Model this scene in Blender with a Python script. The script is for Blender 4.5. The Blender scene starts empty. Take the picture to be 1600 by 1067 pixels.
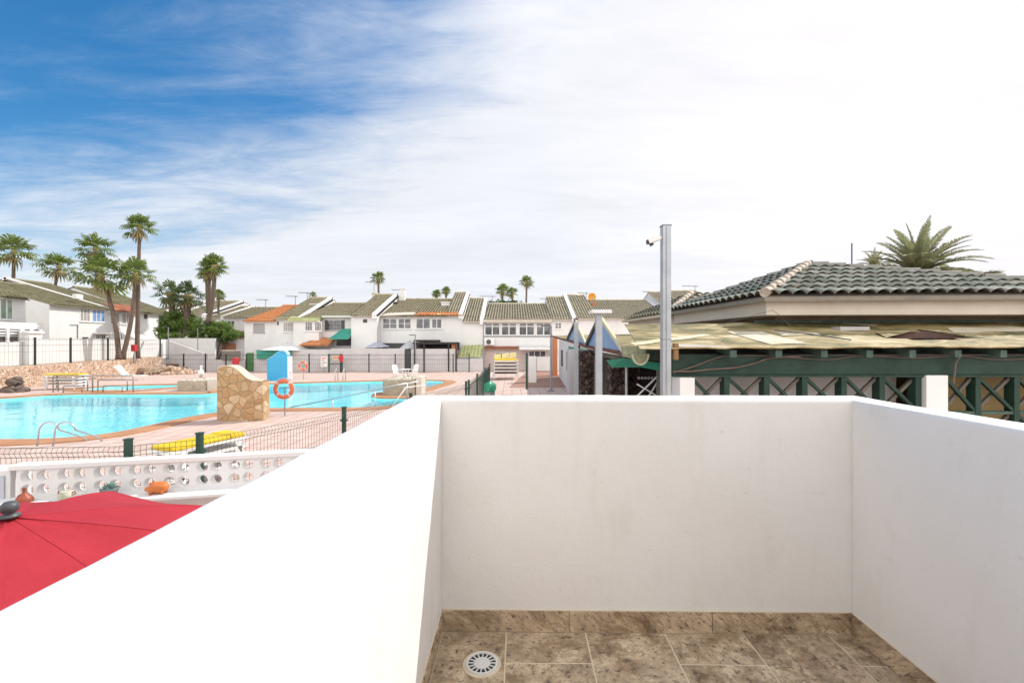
import bpy, bmesh, math, random
from mathutils import Vector, Matrix, noise
from mathutils.geometry import tessellate_polygon
random.seed(7)
R = math.radians
SC = bpy.context.scene
COL = SC.collection
F, CX, CY, HC = 711.0, 800.0, 533.5, 2.8

# ------------------------------------------------------------ camera
cd = bpy.data.cameras.new('camera'); cam = bpy.data.objects.new('camera', cd); COL.objects.link(cam)
cam.location = (0, 0, HC); cam.rotation_euler = (R(90), 0, 0)
cd.sensor_width = 36; cd.lens = F/1600*36; cd.clip_start = .02; cd.clip_end = 3000
SC.camera = cam
# ------------------------------------------------------------ sun, world, exposure
SUN = Vector((.84, .56, 1.0)).normalized()
sl = bpy.data.lights.new('sun', 'SUN'); sl.energy = 2.0; sl.angle = R(.55); sl.color = (1, .955, .89)
so = bpy.data.objects.new('sun', sl); COL.objects.link(so); so.rotation_euler = SUN.to_track_quat('Z', 'Y').to_euler()
so.location = (20, 10, 30)
SC.view_settings.view_transform = 'Standard'; SC.view_settings.look = 'None'; SC.view_settings.gamma = 1
SC.view_settings.exposure = 1.1
W = bpy.data.worlds.new('World'); SC.world = W; W.use_nodes = True
def world():
    nt = W.node_tree; N = nt.nodes; L = nt.links; N.clear()
    out = N.new('ShaderNodeOutputWorld'); bg = N.new('ShaderNodeBackground'); bg.inputs[1].default_value = .1
    sky = N.new('ShaderNodeTexSky'); sky.sky_type = 'NISHITA'; sky.sun_disc = False
    sky.sun_elevation = math.asin(SUN.z); sky.sun_rotation = math.atan2(SUN.x, SUN.y); sky.air_density = 1.0; sky.dust_density = .6; sky.ozone_density = 2.5
    tc = N.new('ShaderNodeTexCoord'); sep = N.new('ShaderNodeSeparateXYZ'); L.new(tc.outputs['Generated'], sep.inputs[0])
    def m(op, a, b=None, c=None, cl=False):
        n = N.new('ShaderNodeMath'); n.operation = op; n.use_clamp = cl
        for i, v in enumerate((a, b, c)):
            if v is None: continue
            if isinstance(v, (int, float)): n.inputs[i].default_value = v
            else: L.new(v, n.inputs[i])
        return n.outputs[0]
    x, y, z = sep.outputs
    zz = m('ADD', m('MAXIMUM', z, 0), .13)
    cmb = N.new('ShaderNodeCombineXYZ'); L.new(m('DIVIDE', x, zz), cmb.inputs[0]); L.new(m('DIVIDE', y, zz), cmb.inputs[1])
    def nz(scale, det, rough, rot, sc, dist=0, off=(0, 0, 0)):
        mp = N.new('ShaderNodeMapping'); mp.inputs['Rotation'].default_value = (0, 0, R(rot)); mp.inputs['Scale'].default_value = sc; mp.inputs['Location'].default_value = off
        L.new(cmb.outputs[0], mp.inputs[0]); n = N.new('ShaderNodeTexNoise'); L.new(mp.outputs[0], n.inputs['Vector'])
        n.inputs['Scale'].default_value = scale; n.inputs['Detail'].default_value = det; n.inputs['Roughness'].default_value = rough; n.inputs['Distortion'].default_value = dist
        return n.outputs['Fac']
    big = nz(.55, 5, .55, 25, (1, 1.6, 1), .6, (3.1, 1.4, 0))
    wisp = nz(1.3, 8, .60, -20, (.65, 1.7, 1), .7, (5, 0, 0))
    fine = nz(5, 7, .72, -35, (.45, 1.5, 1), .6)
    # direction towards the bright veiled part of the sky
    d = m('ADD', m('ADD', m('MULTIPLY', x, .80), m('MULTIPLY', y, .32)), m('MULTIPLY', z, -.1))
    hor = m('POWER', m('SUBTRACT', 1, m('MAXIMUM', z, 0), cl=True), 5.0)
    back = m('MAXIMUM', m('SUBTRACT', .12, y), 0)
    grad = m('ADD', m('SUBTRACT', m('MULTIPLY', x, 2.5), m('MULTIPLY', m('MAXIMUM', z, 0), 3.7)), 2.62)
    tex = m('ADD', m('ADD', m('MULTIPLY', m('SUBTRACT', big, .5), 1.7), m('MULTIPLY', m('SUBTRACT', wisp, .5), 1.7)), m('MULTIPLY', m('SUBTRACT', fine, .5), .8))
    cv = m('ADD', m('ADD', grad, tex), m('MULTIPLY', back, 5))
    rmp = N.new('ShaderNodeMapRange'); rmp.interpolation_type = 'SMOOTHSTEP'; L.new(cv, rmp.inputs[0]); rmp.inputs[1].default_value = -.6; rmp.inputs[2].default_value = .95
    fac = m('ADD', .03, m('MULTIPLY', rmp.outputs[0], .95))
    glow = m('POWER', m('MAXIMUM', m('ADD', m('ADD', m('MULTIPLY', x, .75*.98), m('MULTIPLY', y, .62*.98)), m('MULTIPLY', z, .35)), 0), 4)
    br = m('ADD', m('ADD', 4.35, m('MULTIPLY', glow, .6)), m('MULTIPLY', back, 7.0))  # unseen sky behind the camera is brightened as added fill light
    br = m('MULTIPLY', br, m('ADD', .72, m('MULTIPLY', m('ADD', wisp, m('MULTIPLY', m('ADD', big, fine), .5)), .27)))
    cc = N.new('ShaderNodeCombineColor'); L.new(m('MULTIPLY', br, m('ADD', .945, m('MULTIPLY', m('MINIMUM', m('ADD', glow, m('MULTIPLY', back, .9)), 1), .06))), cc.inputs[0]); L.new(m('MULTIPLY', br, .975), cc.inputs[1]); L.new(m('MULTIPLY', br, m('SUBTRACT', 1.03, m('MULTIPLY', m('MINIMUM', m('MULTIPLY', back, 1.5), 1), .08))), cc.inputs[2])
    hs = N.new('ShaderNodeHueSaturation'); hs.inputs['Hue'].default_value = .495; hs.inputs['Saturation'].default_value = 1.45; hs.inputs['Value'].default_value = .72; L.new(sky.outputs[0], hs.inputs['Color'])
    mx = N.new('ShaderNodeMix'); mx.data_type = 'RGBA'; L.new(fac, mx.inputs[0]); L.new(hs.outputs[0], mx.inputs[6]); L.new(cc.outputs[0], mx.inputs[7])
    L.new(mx.outputs[2], bg.inputs[0]); L.new(bg.outputs[0], out.inputs[0])
world()

# ------------------------------------------------------------ materials
MATS = {}
class NT:
    def __init__(s, name):
        s.m = bpy.data.materials.new(name); s.m.use_nodes = True; s.t = s.m.node_tree; s.N = s.t.nodes; s.L = s.t.links
        s.b = s.N['Principled BSDF']; s.tc = s.N.new('ShaderNodeTexCoord'); s.co = s.tc.outputs['Object']
    def link(s, v, i):
        if isinstance(v, (int, float)): i.default_value = v
        elif isinstance(v, (tuple, list)): i.default_value = (*v, 1) if len(v) == 3 and len(i.default_value) == 4 else v
        else: s.L.new(v, i)
    def math(s, op, a, b=0.0, cl=False):
        n = s.N.new('ShaderNodeMath'); n.operation = op; n.use_clamp = cl; s.link(a, n.inputs[0]); s.link(b, n.inputs[1]); return n.outputs[0]
    def noise(s, sc, det=5, rough=.6, co=None, st=None, dist=0):
        n = s.N.new('ShaderNodeTexNoise'); n.inputs['Scale'].default_value = sc; n.inputs['Detail'].default_value = det; n.inputs['Roughness'].default_value = rough; n.inputs['Distortion'].default_value = dist
        s.L.new(s.map(co, st), n.inputs['Vector']); return n.outputs['Fac']
    def map(s, co=None, st=None, rot=(0, 0, 0)):
        co = co or s.co
        if st is None and rot == (0, 0, 0): return co
        m = s.N.new('ShaderNodeMapping'); m.inputs['Scale'].default_value = st or (1, 1, 1); m.inputs['Rotation'].default_value = rot; s.L.new(co, m.inputs[0]); return m.outputs[0]
    def ramp(s, f, stops):
        n = s.N.new('ShaderNodeValToRGB'); e = n.color_ramp.elements
        while len(e) < len(stops): e.new(.5)
        for i, (p, c) in enumerate(stops): e[i].position = p; e[i].color = (*c, 1) if len(c) == 3 else c
        s.L.new(f, n.inputs[0]); return n.outputs[0]
    def mr(s, f, a, b, c=0, d=1):
        n = s.N.new('ShaderNodeMapRange'); s.L.new(f, n.inputs[0])
        for i, v in enumerate((a, b, c, d)): n.inputs[i+1].default_value = v
        return n.outputs[0]
    def mix(s, f, a, b, blend='MIX'):
        n = s.N.new('ShaderNodeMix'); n.data_type = 'RGBA'; n.blend_type = blend; s.link(f, n.inputs[0]); s.link(a, n.inputs[6]); s.link(b, n.inputs[7]); return n.outputs[2]
    def vor(s, sc, feat='F1', co=None, st=None, out='Color', rnd=1):
        n = s.N.new('ShaderNodeTexVoronoi'); n.feature = feat; n.inputs['Scale'].default_value = sc; n.inputs['Randomness'].default_value = rnd; s.L.new(s.map(co, st), n.inputs['Vector']); return n.outputs[out]
    def bump(s, h, st, dist=.01):
        n = s.N.new('ShaderNodeBump'); n.inputs['Strength'].default_value = st; n.inputs['Distance'].default_value = dist; s.L.new(h, n.inputs['Height']); s.L.new(n.outputs[0], s.b.inputs['Normal'])
    def fin(s, col, rough=.7, metal=0, spec=.5):
        s.link(col, s.b.inputs['Base Color']); s.link(rough, s.b.inputs['Roughness']); s.b.inputs['Metallic'].default_value = metal; s.b.inputs['Specular IOR Level'].default_value = spec
        return s.m
def plain(name, c, c2=None, sc=3, rough=.7, bump=.15, metal=0, bsc=None, spec=.4, det=5):
    if name in MATS: return MATS[name]
    t = NT(name); c2 = c2 or tuple(v*.82 for v in c)
    f = t.noise(sc, det, .62); col = t.mix(t.mr(f, .3, .72), c, c2)
    if bump: t.bump(t.noise(bsc or sc*9, 4), bump, .004)
    MATS[name] = t.fin(col, rough, metal, spec); return MATS[name]
WHITE = plain('white_plaster', (.80, .79, .775), (.73, .72, .70), .8, .85, .35, bsc=28)
def house_mat():
    t = NT('white_house_render'); n = t.noise(.35, 6, .6); dr = t.noise(1.6, 7, .7, st=(1, 1, .10)); sp = t.noise(1.3, 8, .75)
    col = t.mix(t.mr(n, .35, .7), (.72, .71, .695), (.63, .62, .605)); col = t.mix(t.mr(dr, .54, .74, 0, .28), col, (.50, .475, .445)); col = t.mix(t.mr(sp, .58, .7, 0, .35), col, (.54, .515, .49))
    t.bump(t.noise(12, 4), .25, .01); return t.fin(col, .9, 0, .25)
WHITE2 = house_mat()
def parapet_mat():
    t = NT('balcony_plaster'); n = t.noise(1.1, 6, .6); st = t.noise(3.2, 8, .7, st=(1, 1, .5)); sp = t.noise(26, 3, .5); dr = t.noise(5, 6, .65, st=(1, 1, .12)); tr_ = t.noise(9, 6, .7, st=(1, 1, 2.2), dist=1)
    col = t.mix(t.mr(n, .35, .7), (.82, .80, .785), (.77, .745, .72))
    col = t.mix(t.mr(st, .55, .72, 0, .40), col, (.68, .63, .57)); col = t.mix(t.mr(dr, .56, .72, 0, .28), col, (.64, .60, .54)); col = t.mix(t.mr(tr_, .60, .70, 0, .22), col, (.66, .62, .57))
    col = t.mix(t.mr(sp, .73, .76, 0, .22), col, (.42, .38, .33))
    h = t.math('ADD', t.math('MULTIPLY', t.noise(2.5, 3), 3.0), t.math('ADD', t.noise(60, 5, .6), tr_)); t.bump(h, .28, .006)
    return t.fin(col, .85, 0, .25)
PARA = parapet_mat()
def travertine():
    t = NT('travertine_stone'); uv = t.tc.outputs['UV']
    a = t.noise(7, 9, .74, uv, dist=.35); b = t.noise(46, 6, .72, uv); v = t.noise(24, 8, .75, uv, st=(1, 1.6, 1), dist=.5); w = t.noise(3, 5, .6, uv, dist=.3)
    col = t.ramp(a, [(.38, (.19, .125, .072)), (.46, (.35, .25, .155)), (.53, (.50, .375, .25)), (.60, (.70, .56, .39))])
    col = t.mix(t.mr(w, .42, .62, 0, .55), col, (.62, .49, .345)); col = t.mix(t.mr(b, .53, .60, 0, .7), col, (.23, .165, .115)); col = t.mix(t.mr(v, .565, .60, 0, .85), col, (.10, .08, .065))
    col = t.mix(t.mr(t.noise(33, 7, .75, uv), .58, .66, 0, .6), col, (.68, .61, .52))
    t.bump(t.math('SUBTRACT', b, t.mr(v, .6, .66)), .5, .004); return t.fin(col, t.mr(a, .3, .7, .5, .75), 0, .35)
TRAV = travertine()
GROUT = plain('cream_grout', (.78, .68, .52), (.66, .56, .42), 8, .9, .2)
def tile_roof(name, c1, c2, c3, worn, wamt):
    t = NT(name); uv = t.tc.outputs['UV']; sep = t.N.new('ShaderNodeSeparateXYZ'); t.L.new(uv, sep.inputs[0])
    fu = t.math('FLOOR', sep.outputs[0]); fv = t.math('FLOOR', sep.outputs[1]); cb = t.N.new('ShaderNodeCombineXYZ'); t.L.new(fu, cb.inputs[0]); t.L.new(fv, cb.inputs[1])
    wn = t.N.new('ShaderNodeTexWhiteNoise'); t.L.new(cb.outputs[0], wn.inputs['Vector'])
    col = t.ramp(wn.outputs[0], [(0, c1), (.5, c2), (1, c3)])
    fr = t.math('ABSOLUTE', t.math('SUBTRACT', t.math('FRACT', sep.outputs[0]), .5))   # 0 on the crest of the barrel, .5 in the channel
    ch = t.mr(fr, .26, .34, 0, wamt); col = t.mix(ch, col, worn)
    col = t.mix(t.mr(t.noise(6, 7, .7), .5, .72, 0, .45), col, worn); col = t.mix(t.mr(t.noise(2.2, 6, .7), .52, .7, 0, .5), col, tuple(v*.5 for v in c1))
    fvv = t.math('FRACT', sep.outputs[1]); col = t.mix(t.math('MULTIPLY', t.math('GREATER_THAN', fvv, .93), .92), col, (.025, .02, .017))  # near-black step faces paint the shade under each tile end
    t.bump(t.noise(40, 4), .3, .004); return t.fin(col, .8, 0, .3)
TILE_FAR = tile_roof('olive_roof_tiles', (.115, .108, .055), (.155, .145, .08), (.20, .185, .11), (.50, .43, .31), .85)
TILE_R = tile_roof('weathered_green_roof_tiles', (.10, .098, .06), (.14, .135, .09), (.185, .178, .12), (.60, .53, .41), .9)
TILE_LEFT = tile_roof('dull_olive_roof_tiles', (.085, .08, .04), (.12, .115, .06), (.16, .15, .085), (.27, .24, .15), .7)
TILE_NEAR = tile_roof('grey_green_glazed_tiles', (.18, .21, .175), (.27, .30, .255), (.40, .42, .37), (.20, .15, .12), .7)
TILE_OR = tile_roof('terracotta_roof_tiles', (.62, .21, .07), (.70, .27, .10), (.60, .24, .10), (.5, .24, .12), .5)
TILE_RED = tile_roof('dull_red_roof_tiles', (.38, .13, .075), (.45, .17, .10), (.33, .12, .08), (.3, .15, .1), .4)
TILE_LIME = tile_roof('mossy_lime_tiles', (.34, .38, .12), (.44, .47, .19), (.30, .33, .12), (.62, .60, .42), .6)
def flag(name, sc, cols, joint, jw, st=(1, 1, 1), bump=.6):
    t = NT(name); wn_ = t.N.new('ShaderNodeTexNoise'); wn_.inputs['Scale'].default_value = sc*.9; wn_.inputs['Detail'].default_value = 4; t.L.new(t.co, wn_.inputs['Vector']); wc = t.mix(.10/sc*3, t.co, wn_.outputs['Color'], 'ADD')
    cid = t.vor(sc, co=wc, st=st); sep = t.N.new('ShaderNodeSeparateColor'); t.L.new(cid, sep.inputs[0])
    e = t.vor(sc, 'DISTANCE_TO_EDGE', co=wc, st=st, out='Distance'); n = t.noise(sc*2.4, 8, .72, dist=1)
    k = len(cols); col = t.ramp(sep.outputs[0], [((i+.5)/k, c) for i, c in enumerate(cols)])
    col = t.mix(t.mr(n, .4, .7, 0, .55), col, tuple(v*.55 for v in cols[0])); col = t.mix(t.mr(t.noise(sc*5, 6), .5, .7, 0, .35), col, cols[-1])
    col = t.mix(t.mr(e, jw, jw*2.2, 1, 0), col, joint)
    t.bump(t.math('ADD', t.mr(e, 0, jw*3), t.math('MULTIPLY', n, .5)), bump, .03); return t.fin(col, .8, 0, .3)
FLAG_BIG = flag('crazy_paving_stone', 3.6, [(.42, .25, .12), (.50, .33, .17), (.60, .44, .27), (.38, .22, .11), (.66, .52, .35), (.46, .29, .14)], (.54, .41, .26), .010, (1, 1, 1), 1)
FLAG_WALL = flag('pinkish_rubble_stone', 5.0, [(.36, .19, .11), (.48, .28, .17), (.64, .44, .31), (.26, .14, .09), (.56, .35, .22)], (.80, .70, .58), .04, (1, 1, 1.7), 1)
LAVA = flag('dark_lava_stone', 9, [(.05, .032, .026), (.09, .055, .045), (.14, .09, .075), (.045, .035, .032), (.19, .13, .11)], (.02, .016, .014), .03, (1, 1, 1), 1)
PLANT_ST = flag('tan_planter_stone', 4.5, [(.36, .30, .22), (.44, .37, .27), (.34, .27, .2), (.5, .43, .33)], (.45, .40, .31), .02)
def deck_mat():
    t = NT('pink_deck_tiles'); n = t.noise(.35, 6, .6); n2 = t.noise(5, 7, .7)
    br = t.N.new('ShaderNodeTexBrick'); br.offset = 0; br.inputs['Scale'].default_value = 1; br.inputs['Brick Width'].default_value = .5; br.inputs['Row Height'].default_value = .5
    br.inputs['Mortar Size'].default_value = .022; br.inputs['Color1'].default_value = (.53, .385, .33, 1); br.inputs['Color2'].default_value = (.61, .465, .405, 1); br.inputs['Mortar'].default_value = (.33, .21, .165, 1)
    t.L.new(t.co, br.inputs['Vector']); col = t.mix(t.mr(n, .35, .68, 0, .45), br.outputs['Color'], (.57, .455, .40)); col = t.mix(t.mr(n2, .5, .75, 0, .35), col, (.42, .26, .20))
    t.bump(n2, .15, .004); return t.fin(col, .75, 0, .3)
DECK = deck_mat()
COPING = plain('orange_brown_coping', (.47, .245, .125), (.36, .165, .08), 1.2, .75, .25, bsc=20)
BROWN_PAVE = plain('brown_paving', (.36, .20, .145), (.28, .16, .115), 2, .8, .2)
def water_mat():
    t = NT('pool_water'); N = t.N; L = t.L; out = [n for n in N if n.type == 'OUTPUT_MATERIAL'][0]; N.remove(t.b)
    tr = N.new('ShaderNodeBsdfTransparent'); tr.inputs[0].default_value = (.86, .985, .99, 1); gl = N.new('ShaderNodeBsdfGlossy'); gl.inputs['Roughness'].default_value = .03; gl.inputs[0].default_value = (1, 1, 1, 1)
    h = t.math('ADD', t.noise(.9, 3, .5, st=(.8, 1.3, 1), dist=.6), t.math('MULTIPLY', t.noise(3.6, 3, .55, st=(.6, 1.3, 1), dist=.7), .20)); bp = N.new('ShaderNodeBump'); bp.inputs['Strength'].default_value = .9; bp.inputs['Distance'].default_value = .034; L.new(h, bp.inputs['Height'])
    fr = N.new('ShaderNodeFresnel'); fr.inputs['IOR'].default_value = 1.30
    for n in (fr, gl): L.new(bp.outputs[0], n.inputs['Normal'])
    mx = N.new('ShaderNodeMixShader'); L.new(fr.outputs[0], mx.inputs[0]); L.new(tr.outputs[0], mx.inputs[1]); L.new(gl.outputs[0], mx.inputs[2]); L.new(mx.outputs[0], out.inputs[0]); return t.m
WATER = water_mat()
def pooltile():
    t = NT('turquoise_pool_lining'); 
    w = t.N.new('ShaderNodeTexNoise'); w.inputs['Scale'].default_value = 1.1; w.inputs['Detail'].default_value = 3; t.L.new(t.co, w.inputs['Vector'])
    col = t.mix(t.mr(t.noise(.5, 5), .3, .7), (.16, .72, .83), (.28, .84, .92)); col = t.mix(t.mr(t.noise(1.9, 7, .7, st=(.6, 1.6, 1), dist=2), .42, .62, 0, .55), col, (.55, .93, .96))
    return t.fin(col, .5, 0, .3)
POOLT = pooltile()
GREENM = plain('dark_green_paint', (.018, .05, .036), (.03, .07, .05), 6, .5, .1)
GREENW = plain('weathered_green_timber', (.004, .028, .018), (.018, .052, .035), 5, .6, .5, bsc=30)
GREENG = plain('greyed_green_timber', (.025, .075, .055), (.10, .13, .11), 6, .7, .5, bsc=30)
BROWNW = plain('faded_brown_timber', (.16, .12, .095), (.09, .10, .08), 5, .75, .5, bsc=30)
STEEL = plain('galvanised_steel', (.46, .49, .51), (.36, .385, .40), 5, .45, .1, metal=.55)
DSTEEL = plain('dull_grey_metal', (.30, .31, .33), (.22, .23, .25), 5, .5, .1, metal=.5)
CHROME = plain('brushed_pool_rail_steel', (.55, .56, .58), (.42, .43, .45), 5, .3, 0, metal=.85)
BLACK = plain('black_plastic', (.03, .03, .032), (.05, .05, .05), 5, .5, .05)
DGREY = plain('charcoal_plastic', (.06, .065, .07), (.09, .09, .095), 5, .45, .05)
WPL = plain('white_plastic', (.78, .775, .76), (.68, .67, .65), 5, .4, .05)
YEL = plain('yellow_mattress', (.68, .50, .02), (.56, .36, .015), 2, .8, .2)
YELP = plain('pale_yellow_cushion', (.72, .62, .30), (.6, .5, .22), 3, .85, .2)
BRW = plain('brown_slatted_plastic', (.26, .15, .075), (.18, .11, .06), 4, .6, .1)
BLUE = plain('pool_blue_paint', (.045, .33, .56), (.06, .38, .60), 1.5, .55, .2)
TEAL = plain('teal_green_canvas', (.06, .33, .25), (.045, .26, .20), 2, .8, .2)
CANVG = plain('green_board', (.02, .27, .165), (.03, .2, .13), 3, .6, .2)
RED = plain('red_paint', (.50, .03, .035), (.40, .02, .03), 4, .5, .05)
CREAM = plain('cream_cornice', (.62, .555, .47), (.52, .46, .385), 1.5, .85, .3)
PINKW = plain('pinkish_render', (.60, .50, .46), (.52, .43, .40), .8, .9, .3)
SHADOW_BROWN = plain('painted_shadow_brown', (.22, .165, .105), (.12, .09, .06), 2.5, .9, .4)  # brown recess wall, shadow band under the eave painted into its colour
TANP = plain('tan_painted_panel', (.40, .29, .12), (.30, .22, .10), 2, .8, .2)
BRICK = plain('orange_brickwork', (.52, .20, .09), (.42, .16, .08), 5, .85, .4)
GWALL = plain('pale_grey_garden_render', (.60, .57, .565), (.49, .465, .465), .9, .9, .3)
TRUNK = plain('palm_trunk_bark', (.17, .12, .09), (.085, .065, .052), 6, .9, 1, bsc=18)
DRY = plain('dry_palm_leaf', (.34, .26, .11), (.22, .18, .08), 5, .8, .1)
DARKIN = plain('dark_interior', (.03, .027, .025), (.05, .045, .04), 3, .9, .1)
DARKW = plain('dark_shutter', (.06, .06, .065), (.09, .085, .08), 5, .7, .1)
PANEL_S = plain('solar_panel_face', (.10, .11, .15), (.14, .15, .19), 4, .3, 0)
DISH = plain('orange_dish_paint', (.72, .34, .03), (.62, .28, .03), 5, .5, .05)
SOILG = plain('dry_ground', (.34, .28, .22), (.26, .22, .17), .3, .95, .3)
RUST = plain('terracotta_pottery', (.36, .085, .035), (.25, .06, .03), 8, .45, .2)
PIG = plain('orange_pottery', (.62, .19, .045), (.50, .14, .035), 6, .45, .2)
POTG = plain('dark_slate_pottery', (.10, .13, .135), (.15, .18, .18), 8, .5, .3)
POTW = plain('painted_white_pottery', (.60, .55, .46), (.32, .36, .25), 22, .5, .1)
MOSS = plain('mossy_weathered_metal', (.20, .23, .13), (.40, .40, .28), 14, .85, .8, bsc=30)
CABLE = plain('brown_cable_sheath', (.11, .08, .065), (.16, .12, .10), 8, .6, .2)
WOOD = plain('bleached_timber', (.46, .40, .32), (.34, .29, .23), 4, .8, .4)
LTRIM = plain('yellowed_trim', (.55, .52, .30), (.62, .58, .42), 6, .7, .3)
def sheet_mat():
    t = NT('weathered_fibreglass_sheet'); st = (.35, 2.2, 1)
    a = t.noise(1.5, 7, .66, st=(.7, 1.4, 1), dist=.7); b = t.noise(5, 8, .72, st=st); c = t.noise(22, 6, .7)
    col = t.ramp(a, [(.38, (.10, .095, .035)), (.46, (.21, .165, .065)), (.53, (.31, .235, .105)), (.64, (.52, .44, .28))])
    col = t.mix(t.mr(b, .56, .7, 0, .7), col, (.24, .26, .13)); col = t.mix(t.mr(c, .55, .72, 0, .45), col, (.60, .56, .43)); col = t.mix(t.mr(t.noise(3, 6, .7, st=st), .66, .69, 0, .8), col, (.75, .71, .62))
    t.bump(t.math('ADD', c, b), .5, .01); return t.fin(col, .75, 0, .3)
SHEET = sheet_mat()
PALE_SHEET = plain('pale_repair_sheet', (.62, .56, .45), (.46, .40, .28), 2.5, .8, .3)
def glass_mat():
    t = NT('window_glass'); n = t.noise(1.7, 4, .6); col = t.mix(t.mr(n, .4, .62), (.03, .035, .04), (.13, .13, .135)); return t.fin(col, .07, 0, .8)
GLASS = glass_mat()
GLASSB = plain('pale_curtained_glass', (.42, .38, .36), (.28, .26, .26), 6, .25, 0, spec=.6)
GLASSBL = plain('painted_sky_reflection_glass', (.22, .36, .62), (.14, .26, .50), 2, .12, 0, spec=.9)  # blue of the reflected sky is painted into the glass colour
def bluepan():
    t = NT('blue_glazing_panel'); sp = t.N.new('ShaderNodeSeparateXYZ'); t.L.new(t.co, sp.inputs[0])
    n = t.noise(3.5, 7, .7, st=(1, 1, .5), dist=1); col = t.mix(t.mr(n, .35, .7), (.08, .22, .48), (.24, .42, .62)); col = t.mix(t.mr(t.noise(14, 5), .6, .75, 0, .5), col, (.45, .55, .62))
    return t.fin(col, .28, 0, .6)
BLUEP = bluepan()
def leafm(name, a, b, tr=.3):
    t = NT(name); N = t.N; L = t.L; out = [n for n in N if n.type == 'OUTPUT_MATERIAL'][0]
    col = t.mix(t.mr(t.noise(1.3, 5, .7), .3, .7), a, b); t.fin(col, .5, 0, .35)
    tl = N.new('ShaderNodeBsdfTranslucent'); L.new(t.mix(.5, col, tuple(min(1, v*1.7) for v in b)), tl.inputs[0]); mx = N.new('ShaderNodeMixShader'); mx.inputs[0].default_value = tr
    L.new(t.b.outputs[0], mx.inputs[1]); L.new(tl.outputs[0], mx.inputs[2]); L.new(mx.outputs[0], out.inputs[0]); return t.m
PALM = leafm('fan_palm_leaf', (.05, .09, .018), (.22, .27, .07), .42)
PALMD = leafm('dark_palm_leaf', (.05, .085, .025), (.12, .16, .055), .35)
DATE = leafm('date_palm_leaf', (.10, .12, .05), (.27, .28, .15), .35)
BUSH = leafm('hedge_leaf', (.05, .10, .018), (.19, .28, .06), .4)
BUSHL = leafm('light_hedge_leaf', (.10, .17, .035), (.20, .28, .07), .35)
SUCC = leafm('succulent_leaf', (.12, .24, .20), (.30, .42, .36), .15)
def canopy():
    t = NT('red_parasol_canvas'); N = t.N; L = t.L; out = [n for n in N if n.type == 'OUTPUT_MATERIAL'][0]
    col = t.mix(t.mr(t.noise(2.2, 6, .65), .3, .7), (.47, .035, .05), (.36, .022, .035)); col = t.mix(t.mr(t.noise(60, 3, .6, st=(1, 1, .2)), .55, .75, 0, .08), col, (.75, .12, .13))
    t.bump(t.noise(220, 2), .2, .002); t.fin(col, .75, 0, .25)
    tl = N.new('ShaderNodeBsdfTranslucent'); L.new(col, tl.inputs[0]); mx = N.new('ShaderNodeMixShader'); mx.inputs[0].default_value = .12
    L.new(t.b.outputs[0], mx.inputs[1]); L.new(tl.outputs[0], mx.inputs[2]); L.new(mx.outputs[0], out.inputs[0]); return t.m
REDC = canopy()
PARW = plain('off_white_canvas', (.74, .72, .69), (.64, .62, .60), 2, .85, .2)
PARG = plain('grey_blue_canvas', (.42, .43, .50), (.34, .35, .42), 2, .85, .2)

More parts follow.
